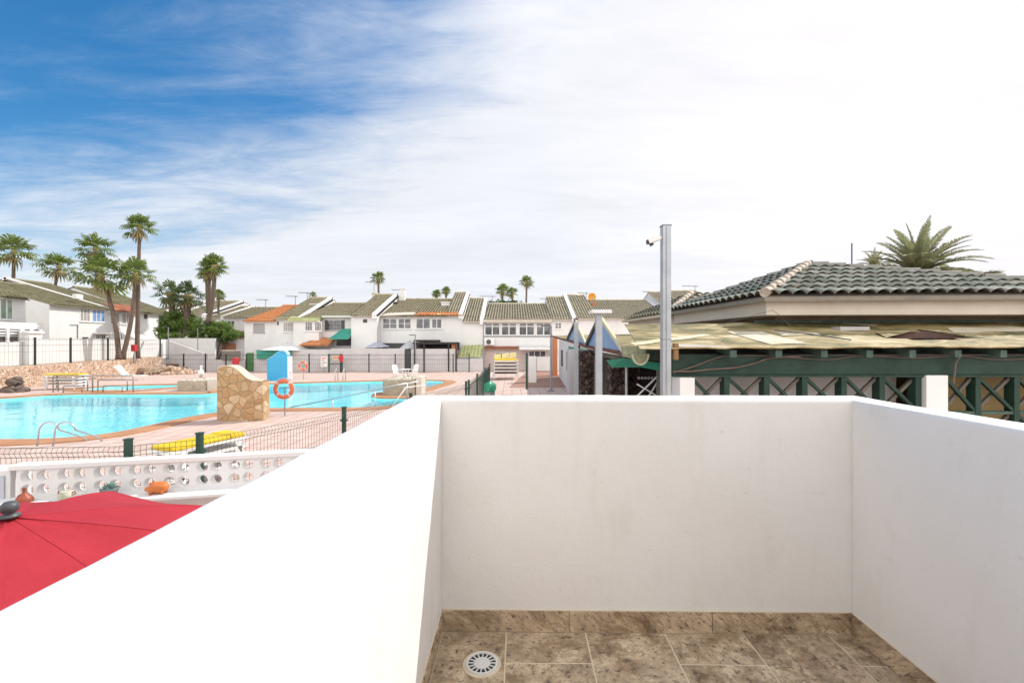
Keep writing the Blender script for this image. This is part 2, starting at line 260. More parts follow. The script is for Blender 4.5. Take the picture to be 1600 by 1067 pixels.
# ------------------------------------------------------------ mesh helpers
def at(px, py, Y): return Vector(((px-CX)/F*Y, Y, HC-(py-CY)/F*Y))
def gd(px, py, z=0.0):
    Y = (HC-z)*F/(py-CY); return Vector(((px-CX)/F*Y, Y, z))
def xof(px, Y): return (px-CX)/F*Y
def zof(py, Y): return HC-(py-CY)/F*Y
class MB:
    def __init__(s): s.v = []; s.f = []; s.uv = None; s.smooth = False
    def add(s, vs, fs):
        o = len(s.v); s.v += [Vector(p) for p in vs]; s.f += [tuple(i+o for i in f) for f in fs]; return s
    def box(s, a, b):
        (x0, y0, z0), (x1, y1, z1) = a, b
        return s.add([(x0,y0,z0),(x1,y0,z0),(x1,y1,z0),(x0,y1,z0),(x0,y0,z1),(x1,y0,z1),(x1,y1,z1),(x0,y1,z1)], [(0,3,2,1),(4,5,6,7),(0,1,5,4),(1,2,6,5),(2,3,7,6),(3,0,4,7)])
    def bar(s, p, q, w, h=None, up=(0, 0, 1)):
        p, q = Vector(p), Vector(q); h = h or w; d = (q-p).normalized(); u = Vector(up)
        if abs(d.dot(u)) > .98: u = Vector((0, 1, 0))
        a = d.cross(u).normalized()*w/2; b = a.cross(d).normalized()*h/2
        return s.add([p-a-b,p+a-b,p+a+b,p-a+b,q-a-b,q+a-b,q+a+b,q-a+b], [(0,3,2,1),(4,5,6,7),(0,1,5,4),(1,2,6,5),(2,3,7,6),(3,0,4,7)])
    def tube(s, pts, r, n=8, cap=True):
        pts = [Vector(p) for p in pts]; rs = r if isinstance(r, (list, tuple)) else [r]*len(pts); o = len(s.v); prev = None
        for i, p in enumerate(pts):
            d = (pts[min(i+1, len(pts)-1)]-pts[max(i-1, 0)]).normalized()
            if prev is None:
                u = Vector((0, 0, 1)) if abs(d.z) < .9 else Vector((1, 0, 0)); a = d.cross(u).normalized()
            else: a = (prev-d*prev.dot(d)).normalized()
            prev = a; b = d.cross(a)
            for k in range(n):
                t = 2*math.pi*k/n; s.v.append(p+(a*math.cos(t)+b*math.sin(t))*rs[i])
        for i in range(len(pts)-1):
            for k in range(n):
                k2 = (k+1) % n; s.f.append((o+i*n+k, o+i*n+k2, o+(i+1)*n+k2, o+(i+1)*n+k))
        if cap: s.f.append(tuple(o+k for k in range(n))[::-1]); s.f.append(tuple(o+(len(pts)-1)*n+k for k in range(n)))
        return s
    def prism(s, poly, vec):
        n = len(poly); vec = Vector(vec); P = [Vector(p) for p in poly]
        return s.add(P+[p+vec for p in P], [tuple(range(n))[::-1], tuple(range(n, 2*n))]+[(i, (i+1) % n, n+(i+1) % n, n+i) for i in range(n)])
    def lathe(s, prof, c=(0, 0, 0), n=20):
        c = Vector(c); o = len(s.v)
        for r, z in prof:
            for k in range(n):
                t = 2*math.pi*k/n; s.v.append(c+Vector((r*math.cos(t), r*math.sin(t), z)))
        for i in range(len(prof)-1):
            for k in range(n):
                k2 = (k+1) % n; s.f.append((o+i*n+k, o+i*n+k2, o+(i+1)*n+k2, o+(i+1)*n+k))
        s.f.append(tuple(o+k for k in range(n))[::-1]); s.f.append(tuple(o+(len(prof)-1)*n+k for k in range(n))); return s
    def ball(s, c, r, n=12, m=8):
        c = Vector(c); r = r if isinstance(r, (tuple, list)) else (r, r, r); o = len(s.v)
        for i in range(m+1):
            a = math.pi*i/m
            for k in range(n):
                t = 2*math.pi*k/n; s.v.append(c+Vector((r[0]*math.sin(a)*math.cos(t), r[1]*math.sin(a)*math.sin(t), r[2]*math.cos(a))))
        for i in range(m):
            for k in range(n):
                k2 = (k+1) % n; s.f.append((o+i*n+k, o+(i+1)*n+k, o+(i+1)*n+k2, o+i*n+k2))
        return s
    def build(s, name, mat, parent=None, smooth=False, recalc=True, bevel=0, auto=False):
        me = bpy.data.meshes.new(name); off = ORG.get(parent.name, Vector((0, 0, 0))) if parent else Vector((0, 0, 0))
        me.from_pydata([p-off for p in s.v], [], s.f)
        if recalc:
            bm = bmesh.new(); bm.from_mesh(me); bmesh.ops.remove_doubles(bm, verts=bm.verts, dist=1e-5); bmesh.ops.recalc_face_normals(bm, faces=bm.faces); bm.to_mesh(me); bm.free()
        me.materials.append(mat); o = bpy.data.objects.new(name, me); COL.objects.link(o)
        if parent: o.parent = parent; ORG[o.name] = off
        if smooth:
            for p in me.polygons: p.use_smooth = True
        if bevel:
            b = o.modifiers.new('bevel', 'BEVEL'); b.width = bevel; b.segments = 3; b.limit_method = 'ANGLE'
        return o
ORG = {}
def tag(o, label, cat, group=None):
    o['label'] = label; o['category'] = cat
    if group: o['group'] = group
    return o
def thing(name, loc, label, cat, group=None):
    o = bpy.data.objects.new(name, None); COL.objects.link(o); o.location = loc; o.empty_display_size = .2; ORG[o.name] = Vector(loc); return tag(o, label, cat, group)
def struct(o): o['kind'] = 'structure'; return o
def dup(root, loc, rz=None, label=None, group=None, scale=None):
    r = root.copy(); COL.objects.link(r); r.location = loc
    if rz is not None: r.rotation_euler = (0, 0, rz)
    if scale: r.scale = (scale,)*3
    if label: r['label'] = label
    if group: r['group'] = group
    def rec(src, dst):
        for ch in list(src.children):
            c = ch.copy(); COL.objects.link(c); c.parent = dst; rec(ch, c)
    rec(root, r); return r
def roof_patch(poly, per=.26, row=.42, amp=.05, step=.025, ns=8):
    """barrel tiles over a planar polygon; poly[0]->poly[1] is the eave. Returns (verts, faces, uvs)"""
    P = [Vector(p) for p in poly]; e = (P[1]-P[0]).normalized(); n = (P[1]-P[0]).cross(P[-1]-P[0]).normalized()
    if n.z < 0: n = -n
    up = n.cross(e).normalized()
    if up.z < 0: up = -up
    A = [((p-P[0]).dot(e), (p-P[0]).dot(up)) for p in P]; a0, a1 = min(a for a, b in A), max(a for a, b in A); b1 = max(b for a, b in A)
    bm = bmesh.new(); uvl = bm.loops.layers.uv.new('UVMap')
    nu = int((a1-a0)/per*ns)+1; us = [a0+i*per/ns for i in range(nu+1)]
    vs = []; k = 0
    while k*row < b1: vs += [(k*row+1e-4 if k else 0, step, k), (min((k+1)*row, b1+row), 0, k)]; k += 1
    seed = random.random()*100
    grid = []
    for vv, hs, kk in vs:
        line = []
        for i, u in enumerate(us):
            t = (i/ns) % 1; col = int(i/ns); h = amp*abs(math.sin(math.pi*t))**.75
            jit = .012*math.sin(col*12.9898+kk*78.233+seed)
            line.append(bm.verts.new(P[0]+e*u+up*(vv+jit)+n*(h+hs)))
        grid.append(line)
    for r in range(len(grid)-1):
        for i in range(nu):
            f = bm.faces.new((grid[r][i], grid[r][i+1], grid[r+1][i+1], grid[r+1][i])); f.smooth = (r % 2 == 0)
            for l, (uu, vvv) in zip(f.loops, ((i, 0), (i+1, 0), (i+1, 1), (i, 1))): l[uvl].uv = (uu/ns+.0001, vs[r][2]+(.1+vvv*.8 if r % 2 == 0 else .97))
    cen = sum(P, Vector())/len(P)
    for i in range(1, len(P)):
        a, b = P[i], P[(i+1) % len(P)]; pn = (b-a).cross(n).normalized()
        if (cen-a).dot(pn) > 0: pn = -pn
        bmesh.ops.bisect_plane(bm, geom=bm.verts[:]+bm.edges[:]+bm.faces[:], plane_co=a, plane_no=pn, clear_outer=True)
    return bm
def roof(name, polys, mat, parent, under=True, **kw):
    off = ORG.get(parent.name, Vector()); bm = bmesh.new(); bm.loops.layers.uv.new('UVMap')
    for poly in polys:
        b = roof_patch(poly, **kw); me = bpy.data.meshes.new('t'); b.to_mesh(me); b.free(); bm.from_mesh(me); bpy.data.meshes.remove(me)
        if under:   # a board below the tiles
            vs = [Vector(p) for p in poly]; lo = [bm.verts.new(p-Vector((0, 0, .012))) for p in vs]; l2 = [bm.verts.new(p-Vector((0, 0, .09))) for p in vs]; n = len(vs)
            bm.faces.new(lo); bm.faces.new(l2[::-1])
            for i in range(n): bm.faces.new((lo[i], l2[i], l2[(i+1) % n], lo[(i+1) % n]))
    for v in bm.verts: v.co -= off
    me = bpy.data.meshes.new(name); bm.to_mesh(me); bm.free(); me.materials.append(mat); o = bpy.data.objects.new(name, me); COL.objects.link(o); o.parent = parent; ORG[o.name] = off; return o
class Fr:   # facade frame: a along the facade, d into the building, z up
    def __init__(s, O, u, inn): s.O = Vector(O); s.u = Vector(u); s.i = Vector(inn)
    def p(s, a, d, z): return s.O+s.u*a+s.i*d+Vector((0, 0, z))
    def box(s, mb, a0, a1, z0, z1, d0, d1):
        mb.add([s.p(a0,d0,z0),s.p(a1,d0,z0),s.p(a1,d1,z0),s.p(a0,d1,z0),s.p(a0,d0,z1),s.p(a1,d0,z1),s.p(a1,d1,z1),s.p(a0,d1,z1)], [(0,3,2,1),(4,5,6,7),(0,1,5,4),(1,2,6,5),(2,3,7,6),(3,0,4,7)]); return mb
def window(fr, par, a0, a1, z0, z1, cols=2, rows=1, frame=WPL, glass=GLASS, d=0., label=None, bar=.035, sill=True, tr=0):
    m = MB(); w = .06
    fr.box(m, a0, a1, z1-w, z1, d-.03, d+.05); fr.box(m, a0, a1, z0, z0+w, d-.03, d+.05); fr.box(m, a0, a0+w, z0+w, z1-w, d-.03, d+.05); fr.box(m, a1-w, a1, z0+w, z1-w, d-.03, d+.05)
    for i in range(1, cols): x = a0+(a1-a0)*i/cols; fr.box(m, x-bar, x+bar, z0+w, z1-w, d-.026, d+.04)
    for i in range(1, rows): z = z0+(z1-z0)*i/rows; fr.box(m, a0+w, a1-w, z-bar*.6, z+bar*.6, d-.022, d+.04)
    if tr: z = z1-tr; fr.box(m, a0+w, a1-w, z-.04, z+.04, d-.022, d+.04)
    if sill: fr.box(m, a0-.06, a1+.06, z0-.06, z0-.001, d-.10, d+.02)
    o = m.build('window', frame, par); g = MB(); fr.box(g, a0+.02, a1-.02, z0+.02, z1-.02, d-.008, d-.004); g.build('pane', glass, o)
    if label: o['label'] = label
    return o

# ============================================================ GROUND, POOLS
def sheet(name, outer, holes, z, mat, thick=0):
    rings = [[Vector((x, y, z)) for x, y in outer]]+[[Vector((x, y, z)) for x, y in h] for h in holes]
    tris = tessellate_polygon(rings); flat = [p for r in rings for p in r]; m = MB(); m.add(flat, [tuple(t) for t in tris])
    o = m.build(name, mat, recalc=False)
    for p in o.data.polygons:
        if p.normal.z < 0: p.flip()
    return struct(o)
def smooth(pts, n=5):
    out = []; k = len(pts)
    for i in range(k):
        p0, p1, p2, p3 = [Vector(pts[(i+j-1) % k]) for j in range(4)]
        for s in range(n):
            t = s/n; out.append(tuple(.5*((2*p1)+(p2-p0)*t+(2*p0-5*p1+4*p2-p3)*t*t+(3*p1-p0-3*p2+p3)*t**3)))
    return out
def offset(poly, d):
    k = len(poly); area = sum(poly[i][0]*poly[(i+1) % k][1]-poly[(i+1) % k][0]*poly[i][1] for i in range(k)); sg = 1 if area > 0 else -1; out = []
    for i in range(k):
        a, b = Vector(poly[i-1]), Vector(poly[(i+1) % k]); t = (b-a).normalized(); out.append((poly[i][0]+t.y*d*sg, poly[i][1]-t.x*d*sg))
    return out
def g2(px, py): p = gd(px, py); return (p.x, p.y)
pool_ctrl = [(-22.5, 12.9), g2(0, 687.5), g2(70, 686.5), g2(140, 682), g2(200, 673), g2(270, 657.5), g2(340, 645), g2(412, 639), g2(480, 638), g2(560, 637.5), g2(612, 634), g2(648, 628),
             g2(640, 622.5), g2(600, 622.5), g2(580, 619.5), g2(592, 614), g2(640, 612), g2(668, 606), g2(693, 595.5), g2(600, 595.5), g2(500, 598), g2(430, 600), g2(360, 604), g2(352, 611),
             g2(310, 615.5), g2(150, 616), g2(80, 617.5), g2(30, 621), (-26.5, 20.5), (-27.5, 16)]
POOL = smooth(pool_ctrl, 4)
KID = smooth([g2(126, 609), g2(180, 603.5), g2(262, 601.5), g2(283, 601.8), g2(279, 604.5), g2(212, 610)], 3)
sheet('ground', [(-600, -200), (600, -200), (600, 900), (-600, 900)], [offset(POOL, .45), offset(KID, .4)], 0, DECK)
def ring_coping(name, poly, w):
    o = offset(poly, w); k = len(poly); m = MB(); zt = .035
    V = [(x, y, zt) for x, y in poly]+[(x, y, zt) for x, y in o]+[(x, y, -.25) for x, y in poly]+[(x, y, -.03) for x, y in o]
    fs = []
    for i in range(k):
        j = (i+1) % k; fs += [(i, j, k+j, k+i), (i, j, 2*k+j, 2*k+i), (k+i, k+j, 3*k+j, 3*k+i)]
    m.add(V, fs); return struct(m.build(name, COPING))
ring_coping('pool_coping', POOL, .75); ring_coping('paddling_pool_coping', KID, .7)
def basin(name, poly, depth, inset=.0):
    k = len(poly); m = MB(); fs = [(i, (i+1) % k, k+(i+1) % k, k+i) for i in range(k)]
    tr = tessellate_polygon([[Vector((x, y, 0)) for x, y in poly]])
    m.add([(x, y, -.02) for x, y in poly]+[(x, y, -depth) for x, y in poly], fs+[tuple(k+a for a in t) for t in tr]); return struct(m.build(name, POOLT, recalc=False))
basin('pool_basin', offset(POOL, -.01), .6); basin('paddling_pool_basin', offset(KID, -.01), .2)
def surf(name, poly, z):
    tr = tessellate_polygon([[Vector((x, y, 0)) for x, y in poly]]); m = MB(); m.add([(x, y, z) for x, y in poly], [tuple(t) for t in tr]); o = m.build(name, WATER, recalc=False)
    for p in o.data.polygons:
        if p.normal.z < 0: p.flip()
    return struct(o)
surf('pool_water', offset(POOL, -.011), -.09); surf('paddling_pool_water', offset(KID, -.011), -.07)
sheet('brown_path', [(-0.2, 27.6), (3.4, 27.6), (4.2, 44.5), (1.6, 44.5)], [], .004, BROWN_PAVE)
# the higher terrace on the left, behind the rubble wall
m = MB(); m.prism([(-29.6, 20, -.05), (-31.9, 41.5, -.05), (-90, 90, -.05), (-140, 20, -.05)], (0, 0, 1.24)); struct(m.build('raised_terrace', SOILG))

# ============================================================ BALCONY
bal = thing('balcony', (0, 0, 1.4), 'white plastered balcony parapet with brown stone floor tiles in the foreground', 'balcony')
zt, zf = 2.5184, 1.4
def fine_lines(vals, st):
    out = []
    for a, b in zip(vals, vals[1:]):
        L_ = b-a; ins = [a, a+.006, a+.016] if L_ > .05 else [a]; n = max(1, int((L_-.032)/st)) if L_ > .05 else 1
        if L_ > .05: out += ins+[a+.016+(L_-.032)*k/n for k in range(1, n)]+[b-.016, b-.006]
        else: out += ins
    return out+[vals[-1]]
def parapet_mesh():
    X = fine_lines([-.545, -.375, 1.60, 1.75], .045); Y = fine_lines([-2.2, 2.205, 2.395], .045); Z = fine_lines([.2, zt], .045)
    ins = lambda x, y: -.545 < x < 1.75 and -2.2 < y < 2.395 and not (-.375 < x < 1.60 and y < 2.205)
    V = {}; vs = []; fs = []
    def vid(i, j, k):
        if (i, j, k) not in V:
            x, y, z = X[i], Y[j], Z[k]; r_ = .005
            def ex(v, lines): return min(abs(v-l) for l in lines) < 1e-6
            top = abs(z-zt) < 1e-6; dx = dy = 0
            for (l, s_, cond) in ((-.545, 1, True), (1.75, -1, True), (-.375, -1, y < 2.205+1e-6), (1.60, 1, y < 2.205+1e-6)):
                if abs(x-l) < 1e-6 and cond: dx = s_
            for (l, s_, cond) in ((2.395, -1, True), (2.205, 1, -.375-1e-6 < x < 1.60+1e-6)):
                if abs(y-l) < 1e-6 and cond: dy = s_
            p = Vector((x, y, z))
            if top and (dx or dy): p += Vector((dx*r_, dy*r_, -r_*.9))
            elif dx and dy: p += Vector((dx*r_*.8, dy*r_*.8, 0))
            w = noise.noise(Vector((x*1.7, y*1.7, z*1.7)))*.0035+noise.noise(Vector((x*5.5, y*5.5, z*5.5+9)))*.0016+noise.noise(Vector((x*14, y*14, z*14+3)))*.0007
            n = Vector((-dx, -dy, 1 if top else 0)); n = n.normalized() if n.length else n
            p += n*w; V[(i, j, k)] = len(vs); vs.append(p)
        return V[(i, j, k)]
    nx, ny, nz_ = len(X)-1, len(Y)-1, len(Z)-1
    I = [[ins((X[i]+X[i+1])/2, (Y[j]+Y[j+1])/2) for j in range(ny)] for i in range(nx)]
    for i in range(nx):
        for j in range(ny):
            if not I[i][j]: continue
            fs.append((vid(i, j, nz_), vid(i+1, j, nz_), vid(i+1, j+1, nz_), vid(i, j+1, nz_)))
            fs.append((vid(i, j, 0), vid(i, j+1, 0), vid(i+1, j+1, 0), vid(i+1, j, 0)))
            for di, dj in ((1, 0), (-1, 0), (0, 1), (0, -1)):
                a, b = i+di, j+dj
                if 0 <= a < nx and 0 <= b < ny and I[a][b]: continue
                for k in range(nz_):
                    if di: q = i+(di > 0); f = (vid(q, j, k), vid(q, j+1, k), vid(q, j+1, k+1), vid(q, j, k+1)); f = f if di > 0 else f[::-1]
                    else: q = j+(dj > 0); f = (vid(i, q, k), vid(i+1, q, k), vid(i+1, q, k+1), vid(i, q, k+1)); f = f[::-1] if dj > 0 else f
                    fs.append(f)
    mb = MB(); mb.add(vs, fs); return mb
par = parapet_mesh().build('parapet', PARA, bal, smooth=True, recalc=False)
m = MB(); m.box((-.374, -2.2, 1.2), (1.599, 2.202, zf-.0008)); m.build('floor_slab', GROUT, bal)
def tiles(rects, plane):
    bm = bmesh.new(); uvl = bm.loops.layers.uv.new('UVMap')
    for r in rects:
        o = [random.random()*40 for _ in range(2)]; rot = random.choice((0, 1)); vs = plane(r); V = [bm.verts.new(p) for p in vs]
        if len(V) == 8: fl = [(4,5,6,7),(0,1,5,4),(1,2,6,5),(2,3,7,6),(3,0,4,7),(0,3,2,1)]
        for f in fl:
            fc = bm.faces.new([V[i] for i in f])
            for l in fc.loops:
                c = l.vert.co; u, v = (c.x+c.z*.7, c.y+c.z) ; u, v = (v, u) if rot else (u, v); l[uvl].uv = (u+o[0], v+o[1])
    return bm
cols = [-.365, -.058, .322, .702, 1.076, 1.478, 1.592]; g = .003; rects = []
for i in range(6):
    y = 2.196 if i in (0, 2, 4) else 2.196; first = 1.79 if i in (0, 2, 4) else 1.985; edges = [y, first]
    while edges[-1] > -2: edges.append(edges[-1]-(.4 if len(edges) % 3 else .2))
    if i == 0: edges = [2.196, 1.80, 1.4, 1.2, .8, .4, 0, -.4, -1, -1.4, -2.18]
    for a, b in zip(edges, edges[1:]): rects.append((cols[i]+g, cols[i+1]-g, b+g, a-g))
def bx8(x0, x1, y0, y1, z0, z1): return [(x0,y0,z0),(x1,y0,z0),(x1,y1,z0),(x0,y1,z0),(x0,y0,z1),(x1,y0,z1),(x1,y1,z1),(x0,y1,z1)]
bm = tiles(rects, lambda r: [Vector(p)-Vector((0, 0, 1.4)) for p in bx8(r[0], r[1], r[2], r[3], zf-.01, zf)])
me = bpy.data.meshes.new('floor_tiles'); bm.to_mesh(me); bm.free(); me.materials.append(TRAV); o = bpy.data.objects.new('floor_tiles', me); COL.objects.link(o); o.parent = bal; ORG[o.name] = Vector((0, 0, 1.4))
sk = [(-.365, .245, 2.194, 2.2045, 0), (.245, .93, 2.194, 2.2045, 0), (.93, 1.5895, 2.194, 2.2045, 0)]
ys = [2.195, 1.62, 1.02, .42, -.2, -.9]
for a, b in zip(ys, ys[1:]): sk += [(1.590, 1.5995, b, a, 0), (-.3745, -.365, b, a, 0)]
bm = tiles(sk, lambda r: [Vector(p)-Vector((0, 0, 1.4)) for p in bx8(r[0]+(g/2 if r[1]-r[0] > .1 else 0), r[1]-(g/2 if r[1]-r[0] > .1 else 0), r[2]+(g/2 if r[1]-r[0] < .1 else 0), r[3]-(g/2 if r[1]-r[0] < .1 else 0), zf+.002, zf+.101)])
me = bpy.data.meshes.new('skirting'); bm.to_mesh(me); bm.free(); me.materials.append(TRAV); o = bpy.data.objects.new('skirting', me); COL.objects.link(o); o.parent = bal; ORG[o.name] = Vector((0, 0, 1.4))
m = MB(); m.box((-.374, 2.199, zf+.1015), (1.599, 2.2048, zf+.1045)); m.box((1.5925, -.9, zf+.1015), (1.5998, 2.198, zf+.1045)); m.box((-.3748, -.9, zf+.1015), (-.3675, 2.198, zf+.1045)); m.build('sealant_bead', GROUT, bal)
# floor drain
dc = Vector((-.158, 1.975, zf)); m = MB(); m.lathe([(.083, .0005), (.083, .002), (.07, .003)], dc, 32); dr = m.build('drain_surround', GROUT, bal)
m = MB(); m.lathe([(.066, .0026), (.066, .0034)], dc, 32); m.build('drain_well', DARKIN, bal)
m = MB(); m.lathe([(.036, .0026), (.036, .007), (.032, .009)], dc, 28)
n = 16
for k in range(n):
    t = 2*math.pi*k/n; d = Vector((math.cos(t), math.sin(t), 0)); m.bar(dc+d*.034+Vector((0, 0, .005)), dc+d*.063+Vector((0, 0, .005)), .0055, .004)
o1 = len(m.v); N2 = 36
for k in range(N2):
    t = 2*math.pi*k/N2
    for r_, z_ in ((.060, .0028), (.060, .008), (.070, .008), (.070, .0028)): m.v.append(dc+Vector((r_*math.cos(t), r_*math.sin(t), z_)))
for k in range(N2):
    for j in range(4): m.f.append((o1+4*k+j, o1+4*((k+1) % N2)+j, o1+4*((k+1) % N2)+(j+1) % 4, o1+4*k+(j+1) % 4))
m.build('drain_grate', WPL, bal)
bal.rotation_euler = (0, 0, R(-.8))
# the house the balcony belongs to (behind the viewpoint)
hs = thing('house', (.6, -2.3, 0), 'white plastered house that the foreground balcony belongs to', 'house')
m = MB(); m.box((-6.5, -9.5, 0), (4.5, -2.3, 5.6)); m.build('wall', WHITE, hs)
frh = Fr((0, -2.3, 0), (1, 0, 0), (0, -1, 0)); window(frh, hs, 0, 1.4, 1.45, 3.55, 2, 1, sill=False, d=-.06)

# ============================================================ RED PARASOL + breeze block wall
ap = at(15, 805, 2.5); par = thing('parasol', (ap.x, ap.y, 0), 'large red canvas parasol with dark ball finial left of the balcony', 'parasol')
rim = [at(42, 787, 3.5), at(178, 769, 3.95), at(352, 793, 3.70), at(405, 858, 3.05), at(262, 985, 2.42), Vector((-2.15, 1.30, 1.24)), Vector((-3.45, 1.15, 1.30)), Vector((-4.25, 2.35, 1.5))]
apx = Vector((ap.x, ap.y, ap.z-.01)); m = MB(); NR, NA = 10, 8; V = []; idx = {}
for k in range(8):
    a, b = rim[k], rim[(k+1) % 8]
    for j in range(NA):
        t = j/NA; e = a.lerp(b, t); sagf = math.sin(math.pi*t); e2 = e+(apx-e)*(.012*sagf); e2.z = e.z+.0
        for i in range(1, NR+1):
            s_ = i/NR; q = apx.lerp(e2, s_); q.z += .035*math.sin(math.pi*s_*.9)-(.012*sagf*s_*(1.2-s_*.5)); q.z += (.007*math.sin(s_*13+k*3+t*5)+.010*noise.noise(Vector((s_*5, t*3, k*2.0)))-.020*s_)*sagf
            idx[(k, j, i)] = len(m.v); m.v.append(q)
c0 = len(m.v); m.v.append(apx.copy())
for k in range(8):
    for j in range(NA):
        k2, j2 = (k, j+1) if j+1 < NA else ((k+1) % 8, 0)
        m.f.append((c0, idx[(k, j, 1)], idx[(k2, j2, 1)]))
        for i in range(1, NR): m.f.append((idx[(k, j, i)], idx[(k, j, i+1)], idx[(k2, j2, i+1)], idx[(k2, j2, i)]))
cano = m.build('canopy', REDC, par)
for p in cano.data.polygons: p.use_smooth = True
for e in cano.data.edges: pass
bm = bmesh.new(); bm.from_mesh(cano.data)
ribset = [tuple(round(c, 4) for c in (m.v[idx[(k, 0, i)]]-ORG[par.name])) for k in range(8) for i in range(1, NR+1)]; ribset = set(ribset)
for e in bm.edges:
    if all(tuple(round(c, 4) for c in v.co) in ribset for v in e.verts): e.smooth = False
bm.to_mesh(cano.data); bm.free()
so2 = cano.modifiers.new('thick', 'SOLIDIFY'); so2.thickness = .004; so2.offset = -1
for k in range(8):
    mm = MB(); pts = [m.v[idx[(k, 0, i)]]+Vector((0, 0, .0035)) for i in range(1, NR+1)]; mm.tube([apx+Vector((0, 0, .001))]+[p-Vector((0, 0, .004)) for p in pts], .0035, 5); mm.build('seam', REDC, par, smooth=True)
mm = MB(); mm.lathe([(.0, .077), (.022, .073), (.036, .06), (.040, .043), (.035, .022), (.022, .011), (.024, .008), (.046, .0), (.045, -.01), (.02, -.02)], apx+Vector((0, 0, .012)), 24); mm.build('finial', DGREY, par, smooth=True)
mm = MB(); mm.tube([(apx.x, apx.y, 0), (apx.x, apx.y, apx.z-.03)], .02, 12); mm.lathe([(.3, 0), (.3, .05), (.05, .08)], (apx.x, apx.y, 0), 24); mm.build('pole', WPL, par)

# breeze block wall: plane from left (Y 4.25) to right (Y 4.8)
WL, WR = Vector((-4.63, 4.25, 0)), Vector((-1.55, 4.93, 0)); wu = (WR-WL).normalized(); wn = Vector((wu.y, -wu.x, 0)); Lw = (WR-WL).length
bw = thing('breeze_block_wall', (WL.x, WL.y, 0), 'white pierced breeze block garden wall behind the red parasol', 'wall')
zb0, zb1 = 1.335, 1.60
m = MB(); BW = .292; NB = int(Lw/BW)+1
def wp(a, d, z): return WL+wu*a-wn*d+Vector((0, 0, z))
for b in range(NB):
    a0 = b*BW; hs_ = (zb1-zb0)/2
    for ci, cxx in enumerate((.082, .208)):
        for r_ in range(2):
            cell_a0, cell_a1 = a0+(0 if ci == 0 else BW/2-.001), a0+(BW/2-.001 if ci == 0 else BW); cz0, cz1 = zb0+r_*hs_, zb0+(r_+1)*hs_
            ca, cz, rad, sq = a0+cxx*BW/.29, (cz0+cz1)/2, .054, 20
            ring = [(ca+rad*math.cos(2*math.pi*k/sq), cz+rad*1.08*math.sin(2*math.pi*k/sq)) for k in range(sq)]
            def edgept(k):
                t = 2*math.pi*k/sq; c, s__ = math.cos(t), math.sin(t)
                sx = ((cell_a1-ca) if c > 0 else (ca-cell_a0))/abs(c) if abs(c) > 1e-6 else 1e9; sz = ((cz1-cz) if s__ > 0 else (cz-cz0))/abs(s__) if abs(s__) > 1e-6 else 1e9; q = min(sx, sz); return (ca+c*q, cz+s__*q)
            edg = [edgept(k) for k in range(sq)]
            # push nearest edge points into the corners
            for cc in ((cell_a0, cz0), (cell_a1, cz0), (cell_a0, cz1), (cell_a1, cz1)):
                j = min(range(sq), key=lambda k: (edg[k][0]-cc[0])**2+(edg[k][1]-cc[1])**2); edg[j] = cc
            ring2 = [(ca+(p[0]-ca)*.70, cz+(p[1]-cz)*.70) for p in ring]
            o0 = len(m.v)
            m.v += [wp(p[0], 0, p[1]) for p in edg]+[wp(p[0], 0, p[1]) for p in ring]+[wp(p[0], .05, p[1]) for p in ring2]+[wp(p[0], .1, p[1]) for p in ring]+[wp(p[0], .1, p[1]) for p in edg]
            for L_ in range(4):
                for k in range(sq):
                    k2 = (k+1) % sq; m.f.append((o0+L_*sq+k, o0+L_*sq+k2, o0+(L_+1)*sq+k2, o0+(L_+1)*sq+k))
m.build('pierced_blocks', WPL if False else WHITE, bw)
m = MB()
def wbox(mb, a0, a1, d0, d1, z0, z1): mb.add([wp(a0,d0,z0),wp(a1,d0,z0),wp(a1,d1,z0),wp(a0,d1,z0),wp(a0,d0,z1),wp(a1,d0,z1),wp(a1,d1,z1),wp(a0,d1,z1)], [(0,3,2,1),(4,5,6,7),(0,1,5,4),(1,2,6,5),(2,3,7,6),(3,0,4,7)])
wbox(m, -.05, NB*BW+.03, -.02, .12, zb1, zb1+.045); m.build('coping', WHITE, bw, bevel=.006)
m = MB(); wbox(m, -.6, NB*BW+.03, .0, .12, 0, zb0-.03); m.build('base_wall', WHITE, bw)
m = MB(); wbox(m, -.25, NB*BW+.03, -.26, .12, zb0-.03, zb0); m.build('ledge', WHITE, bw, bevel=.006)
# utility cabinet at the left edge
cb = thing('utility_cabinet', wp(-.45, -.1, 0), 'pale grey metal cabinet at the left end of the breeze block wall', 'cabinet')
m = MB(); wbox(m, -1.0, -.06, .02, .26, .9, 1.60); m.build('body', WPL, cb, bevel=.008)
for a in (-.93, -.42):
    m = MB(); wbox(m, a, a+.32, .005, .019, .95, 1.55); d = m.build('door', plain('pale_blue_grey_paint', (.52, .55, .60), (.45, .48, .53), 3, .6, .1), cb, bevel=.004)
m = MB(); m.tube([wp(-.385, -.01, 1.0), wp(-.385, -.01, 1.56)], .008, 8); m.ball(wp(-.385, -.01, 1.57), .016); m.build('hinge_rod', STEEL, cb)
